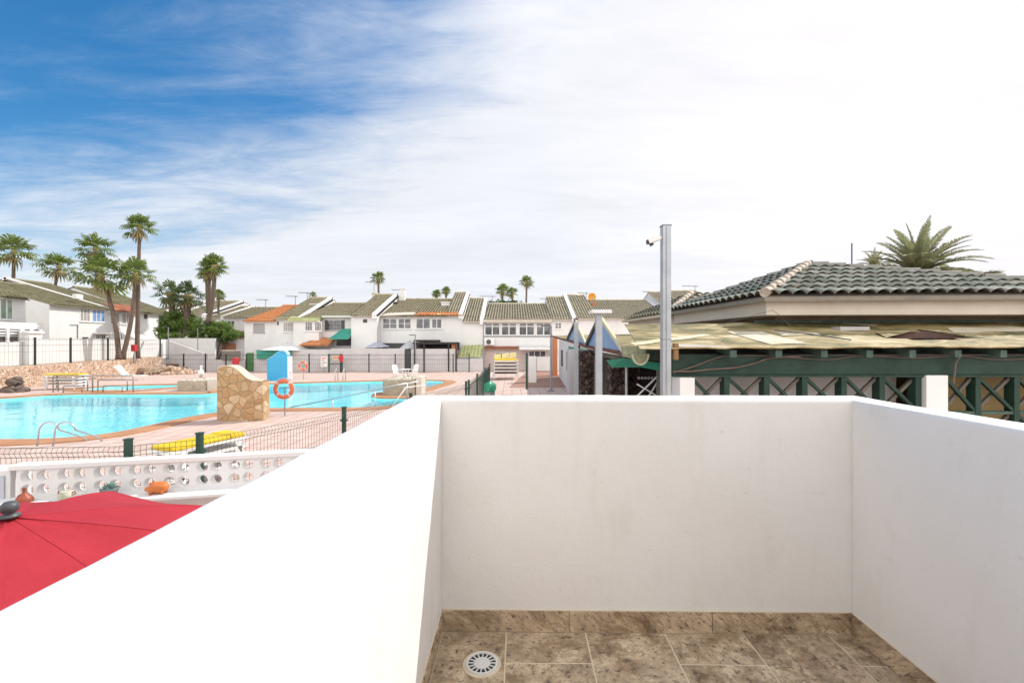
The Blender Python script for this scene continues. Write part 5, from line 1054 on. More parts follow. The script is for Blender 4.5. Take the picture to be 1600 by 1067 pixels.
pm('stout dark palm left of its twin above the hedge', 270, 520, 268, 458, 50, 27, r0=.5, r1=.42, seed=7, mat=PALMD, lo=-50)
pm('stout dark palm right of its twin above the hedge', 291, 525, 294, 462, 49, 29, r0=.5, r1=.42, seed=8, mat=PALMD, lo=-50)
pm('slim tall palm with full crown right of the dark twin palms', 325, 505, 335, 416, 48, 24, bend=(.2, 0, 0), r0=.38, r1=.26, seed=9, nl=22)
pm('slim tall palm leaning into its neighbour, crown to the left', 327, 505, 327, 420, 49, 22, r0=.3, r1=.2, seed=10)
pm('small palm crown tucked below the slim tall pair', 324, 490, 322, 432, 55, 13, r0=.2, r1=.16, seed=11, nl=22)
pm('small low palm right of the slim tall pair', 341, 490, 342, 462, 58, 12, r0=.2, r1=.18, seed=12, nl=22)
pm('tiny distant palm behind the tall olive roof ridge', 490, 475, 489, 462, 72, 8, r0=.2, r1=.2, seed=13, nl=16, dead=0)
pm('thin distant palm rising above the fourth house of the far row', 592, 475, 591, 435, 66, 14, r0=.22, r1=.2, seed=14, nl=22)
pm('left one of two small palms behind the wide house roof', 682, 480, 682, 460, 70, 10, r0=.2, r1=.2, seed=15, nl=24)
pm('right one of two small palms behind the wide house roof', 697, 480, 697, 455, 70, 10, r0=.2, r1=.2, seed=16, nl=24)
pm('largest palm of the clump behind the window band house', 785, 485, 785, 455, 66, 15, r0=.24, r1=.2, seed=17, nl=17, lo=-20)
pm('smaller palm at the right of the clump behind the window band house', 801, 485, 800, 458, 66.5, 12, r0=.2, r1=.2, seed=18, nl=16, lo=-20)
pm('thin palm standing apart right of the palm clump', 822, 482, 823, 441, 65, 14, r0=.2, r1=.17, seed=19, nl=22)
def shrub(label, blobs, n, leaf, mat, trunkp, name='shrub', cat='shrub', seed=0, group=None):
    rng = random.Random(seed); root = thing(name, trunkp, label, cat, group); mb = MB(); mt = MB(); tp = Vector(trunkp)
    tot = sum(b[3]*b[4]*b[5] for b in blobs)
    for (x, y, z, rx, ry, rz_) in blobs:
        k = int(n*rx*ry*rz_/tot); mt.tube([tp, Vector((x, y, z))*.5+tp*.5+Vector((rng.uniform(-.1, .1), 0, 0)), Vector((x, y, z))], [.09, .06, .03], 6)
        for i in range(k):
            d = Vector((rng.gauss(0, 1), rng.gauss(0, 1), rng.gauss(0, 1))).normalized(); rr = rng.random()**.4; p = Vector((x+d.x*rx*rr, y+d.y*ry*rr, z+d.z*rz_*rr)); nv = noise.noise(p*1.6)
            if nv < -.22 and rr > .6: continue
            p += d*nv*.35*rx; a = Vector((rng.gauss(0, 1), rng.gauss(0, 1), rng.gauss(0, .6))).normalized(); b = a.cross(d+Vector((.01, .3, .2))).normalized(); s = leaf*rng.uniform(.6, 1.3); o = len(mb.v)
            mb.v += [p-a*s, p+b*s*.45, p+a*s, p-b*s*.45]; mb.f.append((o, o+1, o+2, o+3))
    mt.build('stems', TRUNK, root); mb.build('foliage', mat, root, recalc=False); return root
def bl(px, py, Y, rpx, rpy, ry=1.2): p = at(px, py, Y); return (p.x, Y+0, p.z, rpx*Y/F, ry, rpy*Y/F)
shrub('tall leafy hedge below the dark twin palms', [bl(268, 505, 49.5, 17, 20), bl(285, 503, 49.5, 17, 22), bl(303, 510, 49.5, 16, 18), bl(258, 515, 49.5, 12, 16)], 7500, .15, BUSH, (xof(285, 49.5), 49.5, 0), seed=1)
shrub('rounded bright green bush right of the tall hedge, behind the white wall', [bl(328, 517, 48.5, 20, 17), bl(348, 518, 48.5, 17, 16), bl(312, 520, 48.5, 16, 14), bl(361, 523, 48.5, 9, 11)], 7500, .14, BUSH, (xof(335, 48.5), 48.5, 0), seed=2)
shrub('low light green shrub in front of the tall hedge', [bl(265, 525, 48, 12, 7, .8), bl(277, 526, 48, 9, 5, .8)], 1000, .13, BUSHL, (xof(268, 48), 48, 1), seed=3)
shrub('dark foliage mass below the palm clump behind the window band house', [bl(768, 476, 64, 8, 6), bl(800, 475, 64, 18, 6), bl(782, 474, 64, 12, 6)], 1300, .2, PALMD, (xof(785, 64), 64, 0), seed=4)
shrub('small yellowish bush beside the pinkish distant house', [bl(376, 523, 51, 8, 5, .6)], 500, .14, BUSHL, (xof(376, 51), 51, 1), seed=5)
def date_palm(label, base, crown, L_, n=46, seed=1, lo=-5, spread=1.0):
    rng = random.Random(seed); root = thing('date_palm', base, label, 'palm tree'); base, crown = Vector(base), Vector(crown)
    MB().tube([base, base.lerp(crown, .5), crown], [.28, .24, .26], 12).build('trunk', TRUNK, root, smooth=True)
    mb = MB(); mr_ = MB()
    for i in range(n):
        t = i/(n-1); az = i*2.39996+rng.uniform(-.25, .25); el = R(86-(86-lo)*t**.9+rng.uniform(-5, 5)); d = Vector((math.cos(az)*math.cos(el), math.sin(az)*math.cos(el), math.sin(el))); ln = L_*rng.uniform(.85, 1.1); pts = []; K = 16; p = crown.copy(); dd = d.copy()
        for k in range(K+1):
            pts.append(p.copy()); dd = (dd+Vector((0, 0, -.055-.035*(k/K)*(1-abs(d.z)*.5)))).normalized(); p = p+dd*ln/K
        mr_.tube(pts, [.028*(1-.8*k/K) for k in range(K+1)], 4, False)
        for k in range(3, K*3+1):
            f = k/3; i0 = min(int(f), K-1); q = pts[i0].lerp(pts[i0+1], f-i0); tg = (pts[i0+1]-pts[i0]).normalized(); sd = tg.cross(Vector((0, 0, 1))); sd = sd.normalized() if sd.length > .05 else Vector((math.sin(az), -math.cos(az), 0)); u2 = sd.cross(tg); s_ = f/K; ll = ln*.155*math.sin(math.pi*min(1, .18+s_*.78))**.7
            for sg in (-1, 1):
                ld = (sd*sg*.75+tg*.62+u2*.28+Vector((rng.uniform(-.1, .1), rng.uniform(-.1, .1), rng.uniform(-.15, .05)))).normalized(); w = tg.cross(ld).normalized().cross(ld)*.020*L_/2.2; e = q+ld*ll+Vector((0, 0, -.12*ll)); o = len(mb.v); mb.v += [q-w*.6, q+w*.6, q+ld*ll*.55+w, e, q+ld*ll*.55-w]; mb.f.append((o, o+1, o+2, o+3, o+4))
    mr_.build('frond_ribs', plain('pale_frond_rib', (.32, .30, .16), (.25, .24, .13), 4, .6, 0), root, recalc=False); mb.build('crown', DATE, root, recalc=False); return root
YD = 19.0
date_palm('large feathery date palm rising behind the near green tiled roof', (xof(1430, YD), YD, 0), at(1434, 430, YD), 2.2, 92, 3, lo=-22)
date_palm('small date palm mostly hidden left of the large one, behind the ridge', (xof(1368, 24), 24, 0), at(1366, 416, 24), .95, 30, 5)
c = at(1535, 428, 21); r = thing('palm_trunk_top', (c.x, c.y, 0), 'flat topped trimmed palm with a bristling thatch rim right of the date palm', 'palm tree'); MB().tube([(c.x, c.y, 0), c+Vector((0, 0, -.3)), c+Vector((0, 0, .02))], [.3, .32, .5], 12).build('trunk', TRUNK, r); mb = MB()
for i in range(300):
    a = random.random()*6.28; rr = random.uniform(.2, .75); p = c+Vector((math.cos(a)*rr*.8, math.sin(a)*rr*.8, random.uniform(-.06, .1))); d = Vector((math.cos(a+random.uniform(-.6, .6)), math.sin(a), random.uniform(-.5, .35))).normalized()*random.uniform(.12, .34); w = Vector((0, 0, .012)); o = len(mb.v); mb.v += [p-w, p+w, p+d]; mb.f.append((o, o+1, o+2))
mb.build('thatch', PALMD, r, recalc=False)
c = at(1331, 412, 15); tag(MB().tube([c+Vector((0, 0, -1.5)), at(1331, 380, 15)], .02, 6).build('thin_mast', DGREY), 'thin dark mast sticking up behind the ridge of the near roof', 'mast')

# ============================================================ NEAR PAVILION ON THE RIGHT
pav = thing('pavilion', (6, 9, 0), 'single storey pavilion with grey green barrel tiled hip roof and cream fascia at right', 'building')
ZE = 3.64; Ae = Vector((4.72, 8.5, ZE)); Pk = Vector((7.12, 10.92, 4.60)); Fr_ = Vector((13.6, 8.1, ZE+.02)); BL = Vector((4.45, 13.05, ZE)); BR = Vector((13.6, 13.4, ZE))
Pk2 = Pk+(Vector((13.09, 8.5, ZE))-Pk)*1.0
hipR = Vector((11.6, 8.16, ZE+.02))
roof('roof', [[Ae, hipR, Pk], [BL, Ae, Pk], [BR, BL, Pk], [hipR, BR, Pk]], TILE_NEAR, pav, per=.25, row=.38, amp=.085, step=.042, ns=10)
def hipcaps(a, b, name, par_, mat, r_=.085, st=.33):
    L_ = (b-a).length; n = int(L_/st); mb = MB()
    d = (b-a)/L_
    for i in range(n+1):
        p = a+d*(i*st); q = a+d*min(i*st+st*1.12, L_+.1); mb.tube([p+Vector((0, 0, .075)), q+Vector((0, 0, .055))], [r_*1.12, r_*.86], 12)
    return mb.build(name, mat, par_, smooth=False)
HIPC = tile_roof('x', (.3, .2, .15), (.3, .2, .15), (.3, .2, .15), (.3, .2, .15), 0) if False else plain('lichen_spotted_ridge_tile', (.30, .22, .17), (.56, .52, .45), 7, .8, .4)
hipcaps(Ae, Pk, 'hip_caps', pav, HIPC, .082); hipcaps(BL, Pk, 'ridge_caps', pav, plain('grey_ridge_tile', (.20, .19, .17), (.30, .28, .24), 7, .8, .4), .075); hipcaps(hipR, Pk, 'ridge_caps', pav, MATS['grey_ridge_tile'], .075)
# cream fascia and body
def ringbox(mb, P, z0, z1, off_, th):
    P2 = [Vector((p[0], p[1], 0)) for p in P]
    for a, b in zip(P2, P2[1:]): mb.add([a+Vector((0, 0, z0)), b+Vector((0, 0, z0)), b+Vector((0, 0, z1)), a+Vector((0, 0, z1)), a+Vector((th, th, z0)), b+Vector((th, th, z0)), b+Vector((th, th, z1)), a+Vector((th, th, z1))], [(0,1,2,3),(4,7,6,5),(3,2,6,7),(0,4,5,1)])
m = MB(); m.prism([(4.62, 13.0, 3.30), (4.84, 8.66, 3.30), (11.5, 8.35, 3.30), (13.0, 13.0, 3.30)], (0, 0, .325)); m.build('fascia', CREAM, pav, bevel=.01)
m = MB(); m.prism([(5.2, 13.0, 0), (5.35, 9.25, 0), (12.9, 9.1, 0), (12.9, 13.0, 0)], (0, 0, 3.299)); m.build('wall', SHADOW_BROWN, pav); MB().prism([(4.9, 9.22, 3.17), (12.9, 9.07, 3.19), (12.9, 9.04, 3.19), (4.9, 9.17, 3.17)], (0, 0, .05)).build('flashing', GREENG, pav)
pv2 = thing('pavilion', (5.5, 15, 0), 'smaller hip roofed building with striped tiles just behind the near pavilion', 'building')
A2 = Vector((4.55, 13.15, ZE-.02)); P2_ = Vector((6.0, 15.2, 4.35)); B2 = Vector((4.25, 17.6, ZE-.02)); C2 = Vector((9, 15.3, 4.35)); D2 = Vector((11, 13.15, ZE-.02)); E2 = Vector((11, 17.6, ZE-.02))
roof('roof', [[B2, A2, P2_], [A2, D2, C2, P2_], [E2, B2, P2_, C2]], TILE_R, pv2, per=.27, row=.38, amp=.07, step=.035)
hipcaps(A2, P2_, 'hip_caps', pv2, HIPC, .085); m = MB(); m.prism([(4.45, 17.4, 3.2), (4.72, 13.3, 3.2), (11, 13.3, 3.2), (11, 17.4, 3.2)], (0, 0, .40)); m.build('fascia', PINKW, pv2); m = MB(); m.box((5.1, 13.6, 0), (11, 17.2, 3.199)); m.build('wall', PINKW, pv2)

# veranda in front of the pavilion
ver = thing('veranda', (7, 7.5, 0), 'green timber veranda with lattice rail and patched yellowish sheet roof at right', 'veranda')
# sheet roof: wavy, patched, slightly sagging
def shz(x, y):
    t = (y-6.95)/(9.3-6.95); ze_ = 2.70+(x-2)*.0055; zb = 3.16+(x-3)*.008; return ze_+(zb-ze_)*t+.006*math.sin(x*2.3+y)+.005*math.sin(x*7.1+y*2)+.012*noise.noise(Vector((x*1.3, y*1.3, 0)))
m = MB(); nx, ny = 150, 18
def inhole(x, y): return False
for j in range(ny+1):
    for i in range(nx+1):
        t = j/ny; xl = 1.95+(2.30-1.95)*t; x = xl+(14-xl)*i/nx; y = 6.95+(9.3-6.95)*t
        if j == 0: y += .05*noise.noise(Vector((x*3.3, 0, 0)))+.02*noise.noise(Vector((x*11, 3, 0)))
        z = shz(x, y)
        # the torn sheet edge that lifts at right
        m.v.append(Vector((x, y, z)))
for j in range(ny):
    for i in range(nx):
        a = j*(nx+1)+i; c_ = (m.v[a]+m.v[a+nx+2])/2; px_ = CX+F*c_.x/c_.y; 
        dxh = (c_.x-7.0)/.62; dyh = (c_.y-7.75)/.28
        if dxh*dxh+dyh*dyh < 1: continue
        m.f.append((a, a+1, a+nx+2, a+nx+1))
sh = m.build('sheet_roof', SHEET, ver); sm = sh.modifiers.new('t', 'SOLIDIFY'); sm.thickness = .018; sm.offset = -1
def patch(poly, lift=.011, mat=PALE_SHEET, name='patch_sheet', th=.004, sub=6):
    P = [Vector(p) for p in poly]; mb = MB(); n = 10
    for j in range(n+1):
        for i in range(n+1):
            a = P[0].lerp(P[1], i/n); b = P[3].lerp(P[2], i/n); q = a.lerp(b, j/n); mb.v.append(Vector((q.x, q.y, shz(q.x, q.y)+lift)))
    for j in range(n):
        for i in range(n): a = j*(n+1)+i; mb.f.append((a, a+1, a+n+2, a+n+1))
    o = mb.build(name, mat, ver); s_ = o.modifiers.new('t', 'SOLIDIFY'); s_.thickness = th; return o
def shp(px, py):  # point of the sheet seen at a photo position
    y = 7.0
    for _ in range(60):
        x = xof(px, y); want = zof(py, y); y = min(9.3, max(6.9, y+(want-shz(x, y))*1.2))
    return Vector((x, y, 0))
for pl_, mt in (([(1135, 519), (1190, 518.5), (1262, 537.5), (1205, 539)], PALE_SHEET), ([(1215, 521.5), (1275, 521), (1283, 524.5), (1222, 525)], PALE_SHEET), ([(1395, 520), (1470, 517), (1462, 527), (1405, 525)], PALE_SHEET), ([(1480, 513), (1640, 511), (1650, 517), (1490, 520)], PALE_SHEET), ([(985, 536.5), (1100, 523), (1112, 525), (992, 540)], LTRIM), ([(1320, 504.5), (1370, 508), (1368, 509.5), (1312, 506)], PALE_SHEET)): patch([shp(*p) for p in pl_], mat=mt)
q = shp(1333, 517); MB().box((q.x-.27, q.y-.05, shz(q.x, q.y)+.0), (q.x+.27, q.y+.20, shz(q.x, q.y)+.075)).build('roof_box', plain('grey_slab', (.48, .45, .43), (.4, .37, .35), 5, .8, .3), ver, bevel=.01)
# torn flap: lifted sheet over a dark hollow
a0, a1, a2 = Vector((6.25, 7.60, 0)), Vector((7.9, 7.55, 0)), Vector((6.95, 7.98, 0)); za = lambda p, l: Vector((p.x, p.y, shz(p.x, p.y)+l))
MB().add([za(a0, .012), za(Vector((6.9, 7.72, 0)), .125), za(a1, .012), za(Vector((7.2, 8.2, 0)), .03), za(Vector((6.5, 8.15, 0)), .03)], [(0, 1, 3, 4), (1, 2, 3)]).build('torn_flap', SHEET, ver)
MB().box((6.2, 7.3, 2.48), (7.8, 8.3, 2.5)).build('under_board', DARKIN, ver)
mb = MB()
for i in range(46):
    x = 6.45+1.2*i/46; mb.tube([(x, 7.62, shz(x, 7.62)-.01), (x+.02, 7.70, shz(x, 7.7)+.10*max(0, 1-abs(x-6.95)/.75)), (x+.1, 7.8, shz(x, 7.8)-.02)], .010, 4)
mb.build('broken_battens', plain('rotten_brown_batten', (.10, .055, .045), (.16, .09, .07), 9, .9, .4), ver)
# rafters
for i in range(9):
    x = xof(1138+70.5*i-(4 if i > 3 else 0), 7.08); m = MB(); m.add([(x, 7.02, 2.555), (x+.1, 7.02, 2.555), (x+.1, 7.02, 2.665), (x, 7.02, 2.665), (x, 9.2, 2.97), (x+.1, 9.2, 2.97), (x+.1, 9.2, 3.08), (x, 9.2, 3.08)], [(0,1,2,3),(4,7,6,5),(3,2,6,7),(0,4,5,1),(0,3,7,4),(1,5,6,2)]); m.build('rafter', GREENG, ver)
m = MB(); m.box((2.56, 7.25, 2.27), (13.5, 7.37, 2.60)); m.build('header_beam', GREENW, ver, bevel=.006)
MB().box((2.4, 7.6, 2.5), (13.5, 7.64, 2.74)).build('back_board', DARKIN, ver)
m = MB(); m.box((2.56, 7.22, 2.235), (13.5, 7.40, 2.268)); m.build('lattice_top_rail', GREENW, ver)
# lattice bays
Yl = 7.3
def lat(px): return xof(px, Yl)
posts = [1133, 1195, 1254, 1315, 1374]
edges = [1076]+posts+[1434]; right = [1471, 1523, 1583, 1643, 1703]
def bay(x0, x1, z0, z1):
    MB().bar((x0, Yl-.02, z1), (x1, Yl-.02, z0), .045, .055, (0, 1, 0)).build('brace', GREENW, ver); MB().bar((x0, Yl+.035, z0), (x1, Yl+.035, z1), .045, .055, (0, 1, 0)).build('brace', BROWNW, ver)
zt2, zm, zb2 = 2.235, 1.665, 1.08
for seq in (edges, right):
    for a, b in zip(seq, seq[1:]):
        bay(lat(a)+.03, lat(b)-.03, zm+.02, zt2-.01); bay(lat(a)+.03, lat(b)-.03, zb2+.02, zm-.03)
for p in posts+[1430]+right[1:]:
    x = lat(p); MB().box((x-.045, Yl-.06, .9), (x+.045, Yl+.10, 2.234)).build('lattice_post', GREENW, ver, bevel=.004)
MB().box((lat(1076), Yl-.05, zm-.025), (lat(1436), Yl+.055, zm+.02)).build('mid_rail', GREENG, ver); MB().box((lat(1471), Yl-.05, zm-.025), (13.5, Yl+.055, zm+.02)).build('mid_rail', GREENG, ver)
MB().box((lat(1437), Yl-.12, 0), (lat(1470.5), Yl+.15, 2.266)).build('white_pillar', WHITE, ver, bevel=.008)
MB().box((2.62, 7.75, 0), (lat(1437), 7.85, 2.24)).build('white_panel', plain('grubby_white_panel', (.66, .63, .60), (.56, .53, .50), 2, .85, .2), ver); MB().box((lat(1470), 7.75, 0), (13.5, 7.85, 2.24)).build('tan_panel', TANP, ver)
MB().box((2.62, 7.1, 0), (lat(1078), 7.45, 2.234)).build('end_pier', WHITE, ver, bevel=.01)
MB().box((2.6, 7.2, 0), (13.5, 7.45, .9)).build('plinth_wall', WHITE, ver)
# cables
def cable(pts, r_=.012, mat=CABLE): 
    P = [Vector(p) for p in pts]; out = []
    for i in range(len(P)-1):
        p0_, p1_, p2_, p3_ = P[max(i-1, 0)], P[i], P[i+1], P[min(i+2, len(P)-1)]
        for k in range(6): t = k/6; out.append(.5*((2*p1_)+(p2_-p0_)*t+(2*p0_-5*p1_+4*p2_-p3_)*t*t+(3*p1_-p0_-3*p2_+p3_)*t**3))
    out.append(P[-1]); return MB().tube(out, r_, 6).build('cable', mat, ver, smooth=True)
cy = 7.21
cable([at(1052, 580, cy), at(1080, 580, cy), at(1110, 577, cy), at(1150, 574, cy), at(1180, 567, cy), at(1205, 559, cy), at(1250, 557, cy)], .016); cable([at(1052, 582, cy+.01), at(1085, 572, cy), at(1110, 562, cy), at(1130, 556, cy)], .014)
cable([at(1130, 556, cy), at(1200, 556, cy), at(1290, 562, cy), at(1345, 556, cy), at(1430, 559, cy), at(1500, 556, cy), at(1560, 562, cy), at(1640, 558, cy)], .010); cable([at(1200, 560, cy-.02), at(1260, 555, cy-.02), at(1400, 555, cy-.02), at(1600, 554, cy-.02)], .007)
cable([at(1502, 555, cy), at(1494, 565, cy-.03), at(1492, 580, 7.15), at(1490, 600, 7.15)], .014)
cable([at(1100, 515, 8.4), at(1195, 488, 8.45), at(1210, 487, 8.45), at(1236, 510, 8.3)], .004, DGREY); cable([at(1210, 516, 7.9), at(1265, 522, 7.6), at(1330, 531, 7.3)], .012, DGREY)
MB().box((2.49, 6.98, 2.52), (2.555, 7.06, 2.77)).build('corner_board', plain('ochre_board', (.26, .15, .06), (.2, .12, .05), 4, .8, .4), ver)
MB().prism([at(1056, 537.2, 7.0), at(1140, 541.2, 7.0), at(1140, 543.8, 7.0), at(1056, 541.5, 7.0)], (0, .03, 0)).build('white_edge_strip', WPL, ver)

# ============================================================ LOW BAR BUILDING WITH BLUE SKYLIGHTS
bar = thing('bar_building', (3.4, 20, 0), 'low bar with dark lava stone piers, blue triangular skylights and green boards', 'building')
# skylight tents
def tent(a, b, apex, back, lab):
    nrm = (b-a).cross(apex-a).normalized(); 
    if nrm.y > 0: nrm = -nrm
    o = MB().prism([a, b, apex], -nrm*.03).build('blue_skylight', BLUEP, bar); o['label'] = lab
    f = MB(); f.bar(a+nrm*.01, apex+nrm*.01, .07, .09); f.build('dark_frame', DARKW, o); f = MB(); f.bar(b+nrm*.01, apex+nrm*.01, .055, .07); f.build('pale_trim', LTRIM, o); f = MB(); f.bar(a+Vector((0, 0, -.03)), b+Vector((0, 0, -.03)), .05, .05); f.build('brown_sill', plain('maroon_timber', (.16, .055, .045), (.12, .05, .04), 5, .7, .3), o)
    cz = Vector((0, 0, HC)); back = cz+(apex-cz)*1.16+Vector((-.05, 0, -.22)); MB().prism([a, apex, back], Vector((.02, .02, -.03))).build('skylight_side', BLUEP, o); MB().prism([b, apex, back], Vector((-.02, .02, -.03))).build('skylight_side', SHEET, o)
tent(at(917, 539, 11.4), at(975, 549, 8.6), at(938, 494, 10), at(1005, 520, 13), 'large blue triangular skylight behind the flat topped post')
tent(at(887, 530, 16.5), at(917, 539, 13.5), at(900, 502, 15), at(935, 528, 18), 'small blue triangular skylight behind the thinner post')
# roof over the bar
m = MB(); m.add([at(862, 524.5, 20), at(887, 531, 16.5), at(917, 540.5, 13), at(976, 551, 8.5), Vector((3.6, 8.6, 2.66)), Vector((4.3, 13, 3.0)), Vector((4.3, 20, 3.12))], [(0, 1, 6), (1, 2, 5, 6), (2, 3, 4, 5)]); o = m.build('roof_sheet', SHEET, bar); s_ = o.modifiers.new('t', 'SOLIDIFY'); s_.thickness = .05
m = MB()
for a, b in (((862, 525.5, 20), (887, 532, 16.5)), ((887, 532, 16.5), (917, 541.5, 13)), ((917, 541.5, 13), (976, 553, 8.5))): m.bar(at(*a), at(*b), .05, .07)
m.build('maroon_fascia', MATS['maroon_timber'], bar)
def gboard(pts, Y2=None, name='green_board', mat=CANVG, th=.05): P = [at(*p) for p in pts]; return MB().prism(P, (0, th, 0)).build(name, mat, bar)
gboard([(888, 541, 15.6), (902, 544, 14.6), (902, 550, 14.6), (889, 548, 15.6)]); gboard([(903, 544, 14), (935, 550, 11.5), (936, 554, 11.5), (912, 555, 13)]); gboard([(917, 545, 12.6), (973, 556, 8.6), (980, 562, 8.4), (930, 553, 11.6)], mat=BROWNW)
gboard([(947, 562.5, 9.4), (976, 559.5, 8.5), (1040, 568, 7.9), (1036, 580, 7.9), (1000, 573.5, 8.3), (956, 574, 9.2)], th=.03)
gboard([(975, 541, 8.2), (1052, 541, 7.5), (1052, 566, 7.5), (985, 560, 8.2)], mat=GREENW, th=.1)
# mossy gutter box and half round end
MB().prism([at(973, 541, 7.9), at(1010, 541.5, 7.6), at(1010, 552, 7.6), at(990, 561, 7.8), at(974, 557, 7.9)], (0, .12, 0)).build('mossy_hopper', MOSS, bar, bevel=.01)
c = at(999.5, 553, 7.5); n = 14; m = MB(); out_ = []; 
for i in range(n+1): t = math.pi*i/n; out_.append((c.x-.13*math.cos(t)*1.0, c.z-.17*math.sin(t)))
for i in range(n):
    (x0, z0), (x1, z1) = out_[i], out_[i+1]; m.bar((x0, 7.46, z0), (x1, 7.46, z1), .03, .03)
m.build('gutter_rim', plain('cream_gutter_rim', (.60, .58, .44), (.45, .46, .32), 12, .7, .2), bar); m = MB(); m.prism([(x, 7.48, z) for x, z in out_], (0, .10, 0)); m.build('gutter_end', MOSS, bar)
# piers
def pier(px0, px1, Y, zt_, mat=LAVA, name='lava_pier'):
    mb = MB(); x0, x1 = xof(px0, Y), xof(px1, Y); n = 26
    mb.box((x0, Y, 0), (x1, Y+.5, zt_)); o = mb.build(name, mat, bar)
    if mat is LAVA:
        bm = bmesh.new(); bm.from_mesh(o.data); bmesh.ops.subdivide_edges(bm, edges=bm.edges, cuts=24, use_grid_fill=True)
        for v in bm.verts: v.co += noise.noise_vector((v.co+Vector((px0, 0, 0)))*7)*.045+noise.noise_vector(v.co*18)*.02
        bm.to_mesh(o.data); bm.free()
    return o
pier(907, 933, 11.8, zof(549, 11.8)); pier(955, 979, 9.9, zof(572, 9.9)); pier(980, 1000, 10.4, zof(566, 10.4)); pier(889, 905, 13.6, zof(546, 13.6), plain('pale_lilac_render', (.50, .46, .48), (.44, .41, .43), 1.5, .9, .2), 'rendered_pier')
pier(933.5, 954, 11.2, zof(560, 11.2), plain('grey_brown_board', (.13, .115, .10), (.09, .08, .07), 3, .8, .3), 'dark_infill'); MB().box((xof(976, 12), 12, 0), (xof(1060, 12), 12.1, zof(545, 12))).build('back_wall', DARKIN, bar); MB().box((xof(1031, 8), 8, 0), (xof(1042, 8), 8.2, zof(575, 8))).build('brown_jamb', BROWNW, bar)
# white rendered long wall with windows, further along
m = MB(); m.prism([(3.72, 36, 0), (3.28, 27.3, 0), (2.75, 15.2, 0), (4.6, 15.2, 0), (5.2, 36, 0)], (0, 0, 2.3)); m.build('white_side_wall', WHITE2, bar)
m = MB(); m.add([(3.28, 27.3, 2.3), (2.75, 15.2, 2.3), (2.75, 15.2, 2.62), (3.72, 36, 3.15), (3.72, 36, 2.3), (3.5, 27.3, 2.3), (3.0, 15.2, 2.3), (3.0, 15.2, 2.62), (3.95, 36, 3.15), (3.95, 36, 2.3)], [(1, 0, 4, 3, 2), (6, 7, 8, 9, 5), (2, 3, 8, 7)]); m.build('upper_wall', WHITE2, bar)
for yy in (22.5, 26.0, 31): x = 2.75+(yy-15.2)*.0445; MB().box((x-.03, yy, 1.1), (x+.03, yy+.8, 2.2)).build('window', DARKW, bar)
MB().tube([(2.95, 19.9, 0), (2.95, 19.9, 2.7)], .045, 8).build('downpipe', DARKIN, bar)
m = MB(); m.box((xof(864, 37), 37, 0), (xof(871, 37), 37.6, zof(528, 37))); tag(m.build('brick_chimney_breast', BRICK), 'narrow orange brick column at the far corner of the bar building', 'brick column')
# plates on a rack and folded chair frames inside the bar
for i in range(6):
    c = at(998+i*5.2, 590.5, 8.6); m = MB(); m.tube([c, c+Vector((0, .012, 0))], .026, 14); tag(m.build('hanging_glass', plain('frosted_glass', (.35, .35, .36), (.25, .25, .26), 4, .2, 0)), ['leftmost','second','third','fourth','fifth','rightmost'][i]+' round pale glass in the row of six inside the dark bar opening', 'glass', 'row of round glasses inside the bar')
r = thing('folded_trestle', at(1010, 612, 8.3), 'crossed white metal bars of a folded trestle in the dark bar opening', 'trestle')
for a, b in (((992, 622, 8.2), (1030, 585, 8.2)), ((995, 600, 8.25), (1026, 618, 8.25)), ((1012, 621, 8.3), (1033, 588, 8.3))): MB().bar(at(*a), at(*b), .022, .022).build('bar', WPL, r)

# ============================================================ STEEL POSTS
Yp = 5.1; x = xof(1040, Yp); r = thing('steel_post', (x, Yp, 0), 'tall galvanised square steel post with a security camera near its top', 'post')
MB().box((x-.046, Yp-.05, 0), (x+.046, Yp+.05, zof(354, Yp))).build('shaft', STEEL, r, bevel=.004)
MB().box((x-.012, Yp-.056, 0), (x-.006, Yp-.051, zof(356, Yp))).build('seam', DSTEEL, r)
MB().box((x-.05, Yp-.054, zof(531, Yp)), (x+.05, Yp+.054, zof(529.5, Yp))).build('joint_band', DSTEEL, r)
MB().box((x-.052, Yp-.055, zof(354, Yp)), (x+.052, Yp+.055, zof(353, Yp)+.004)).build('cap', DSTEEL, r)
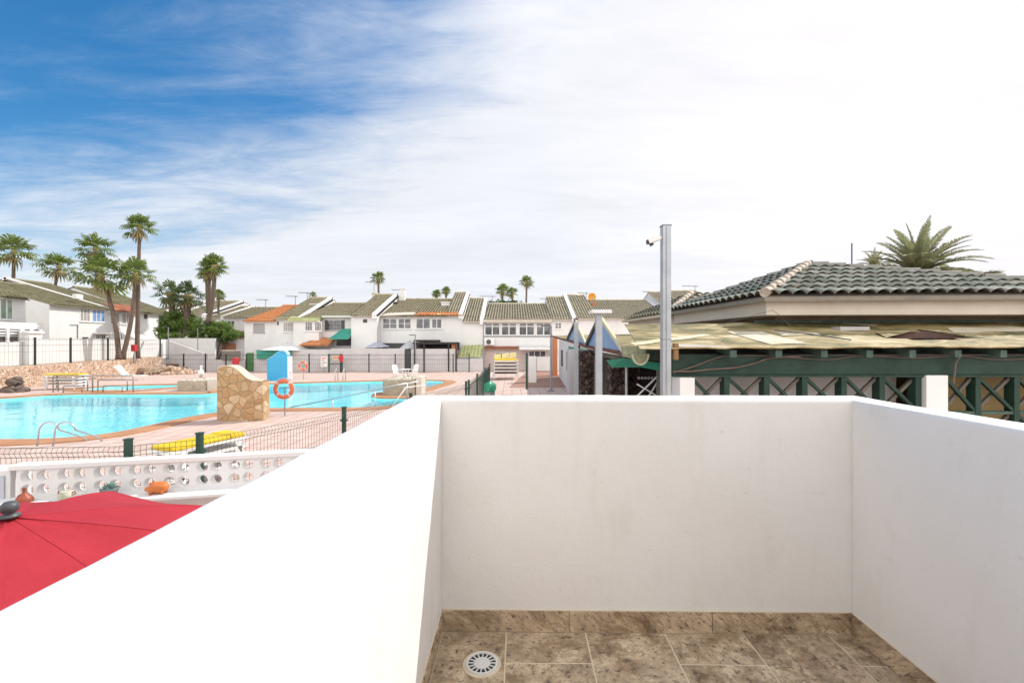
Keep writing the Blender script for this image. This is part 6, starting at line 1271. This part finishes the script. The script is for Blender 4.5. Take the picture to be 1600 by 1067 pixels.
# camera
r2 = thing('security_camera', at(1031, 376, Yp), 'small white security camera fixed to the tall steel post', 'security camera')
m = MB(); a, b = at(1012.5, 378, Yp-.03), at(1030.5, 371.5, Yp-.03); m.bar(a, b, .07, .055); m.build('housing', WPL, r2, bevel=.008); m = MB(); m.bar(a+Vector((-.012, 0, -.004)), a+Vector((.012, 0, 0)), .06, .045); m.build('lens_hood', BLACK, r2); m = MB(); m.bar(at(1020, 381, Yp-.03), at(1016, 383, Yp-.03), .05, .03); m.build('sensor', BLACK, r2); m = MB(); m.bar(b, at(1034, 371, Yp-.01), .03, .03); m.build('bracket', WPL, r2)
Yq = 7.0; x = xof(935.3, Yq); r = thing('steel_post', (x, Yq, 0), 'pale square steel post carrying a flat rectangular lamp in front of the blue skylight', 'post'); MB().box((x-.048, Yq-.05, 0), (x+.048, Yq+.05, zof(490, Yq))).build('shaft', STEEL, r, bevel=.004)
m = MB(); m.box((xof(922, Yq), Yq-.14, zof(490.5, Yq)+.002), (xof(953.5, Yq), Yq+.14, zof(485.5, Yq))); lm = m.build('flat_lamp', WPL, r, bevel=.008); m = MB()
for i in range(9): xx = xof(923.5+i*3.4, Yq); m.box((xx, Yq-.12, zof(485.5, Yq)), (xx+.008, Yq+.12, zof(484.2, Yq)))
m.build('cooling_fins', WPL, lm)
Yq = 11.0; x = xof(900.2, Yq); r = thing('steel_post', (x, Yq, 0), 'thinner grey post with a dark bracket top in front of the small blue skylight', 'post'); MB().box((x-.05, Yq-.05, 0), (x+.05, Yq+.05, zof(503, Yq))).build('shaft', STEEL, r); MB().tube([(x-.02, Yq, zof(503, Yq)), (x-.05, Yq, zof(499.5, Yq)), (x, Yq, zof(497, Yq)), (x+.04, Yq, zof(499, Yq))], .022, 6).build('bracket', DGREY, r)
x = xof(979, 9); r = thing('steel_post', (x, 9, 0), 'short thin grey pole between the two lava stone piers', 'post'); MB().tube([(x, 9, 0), (x, 9, zof(574, 9))], .03, 8).build('shaft', STEEL, r)
SC.render.engine = 'CYCLES'
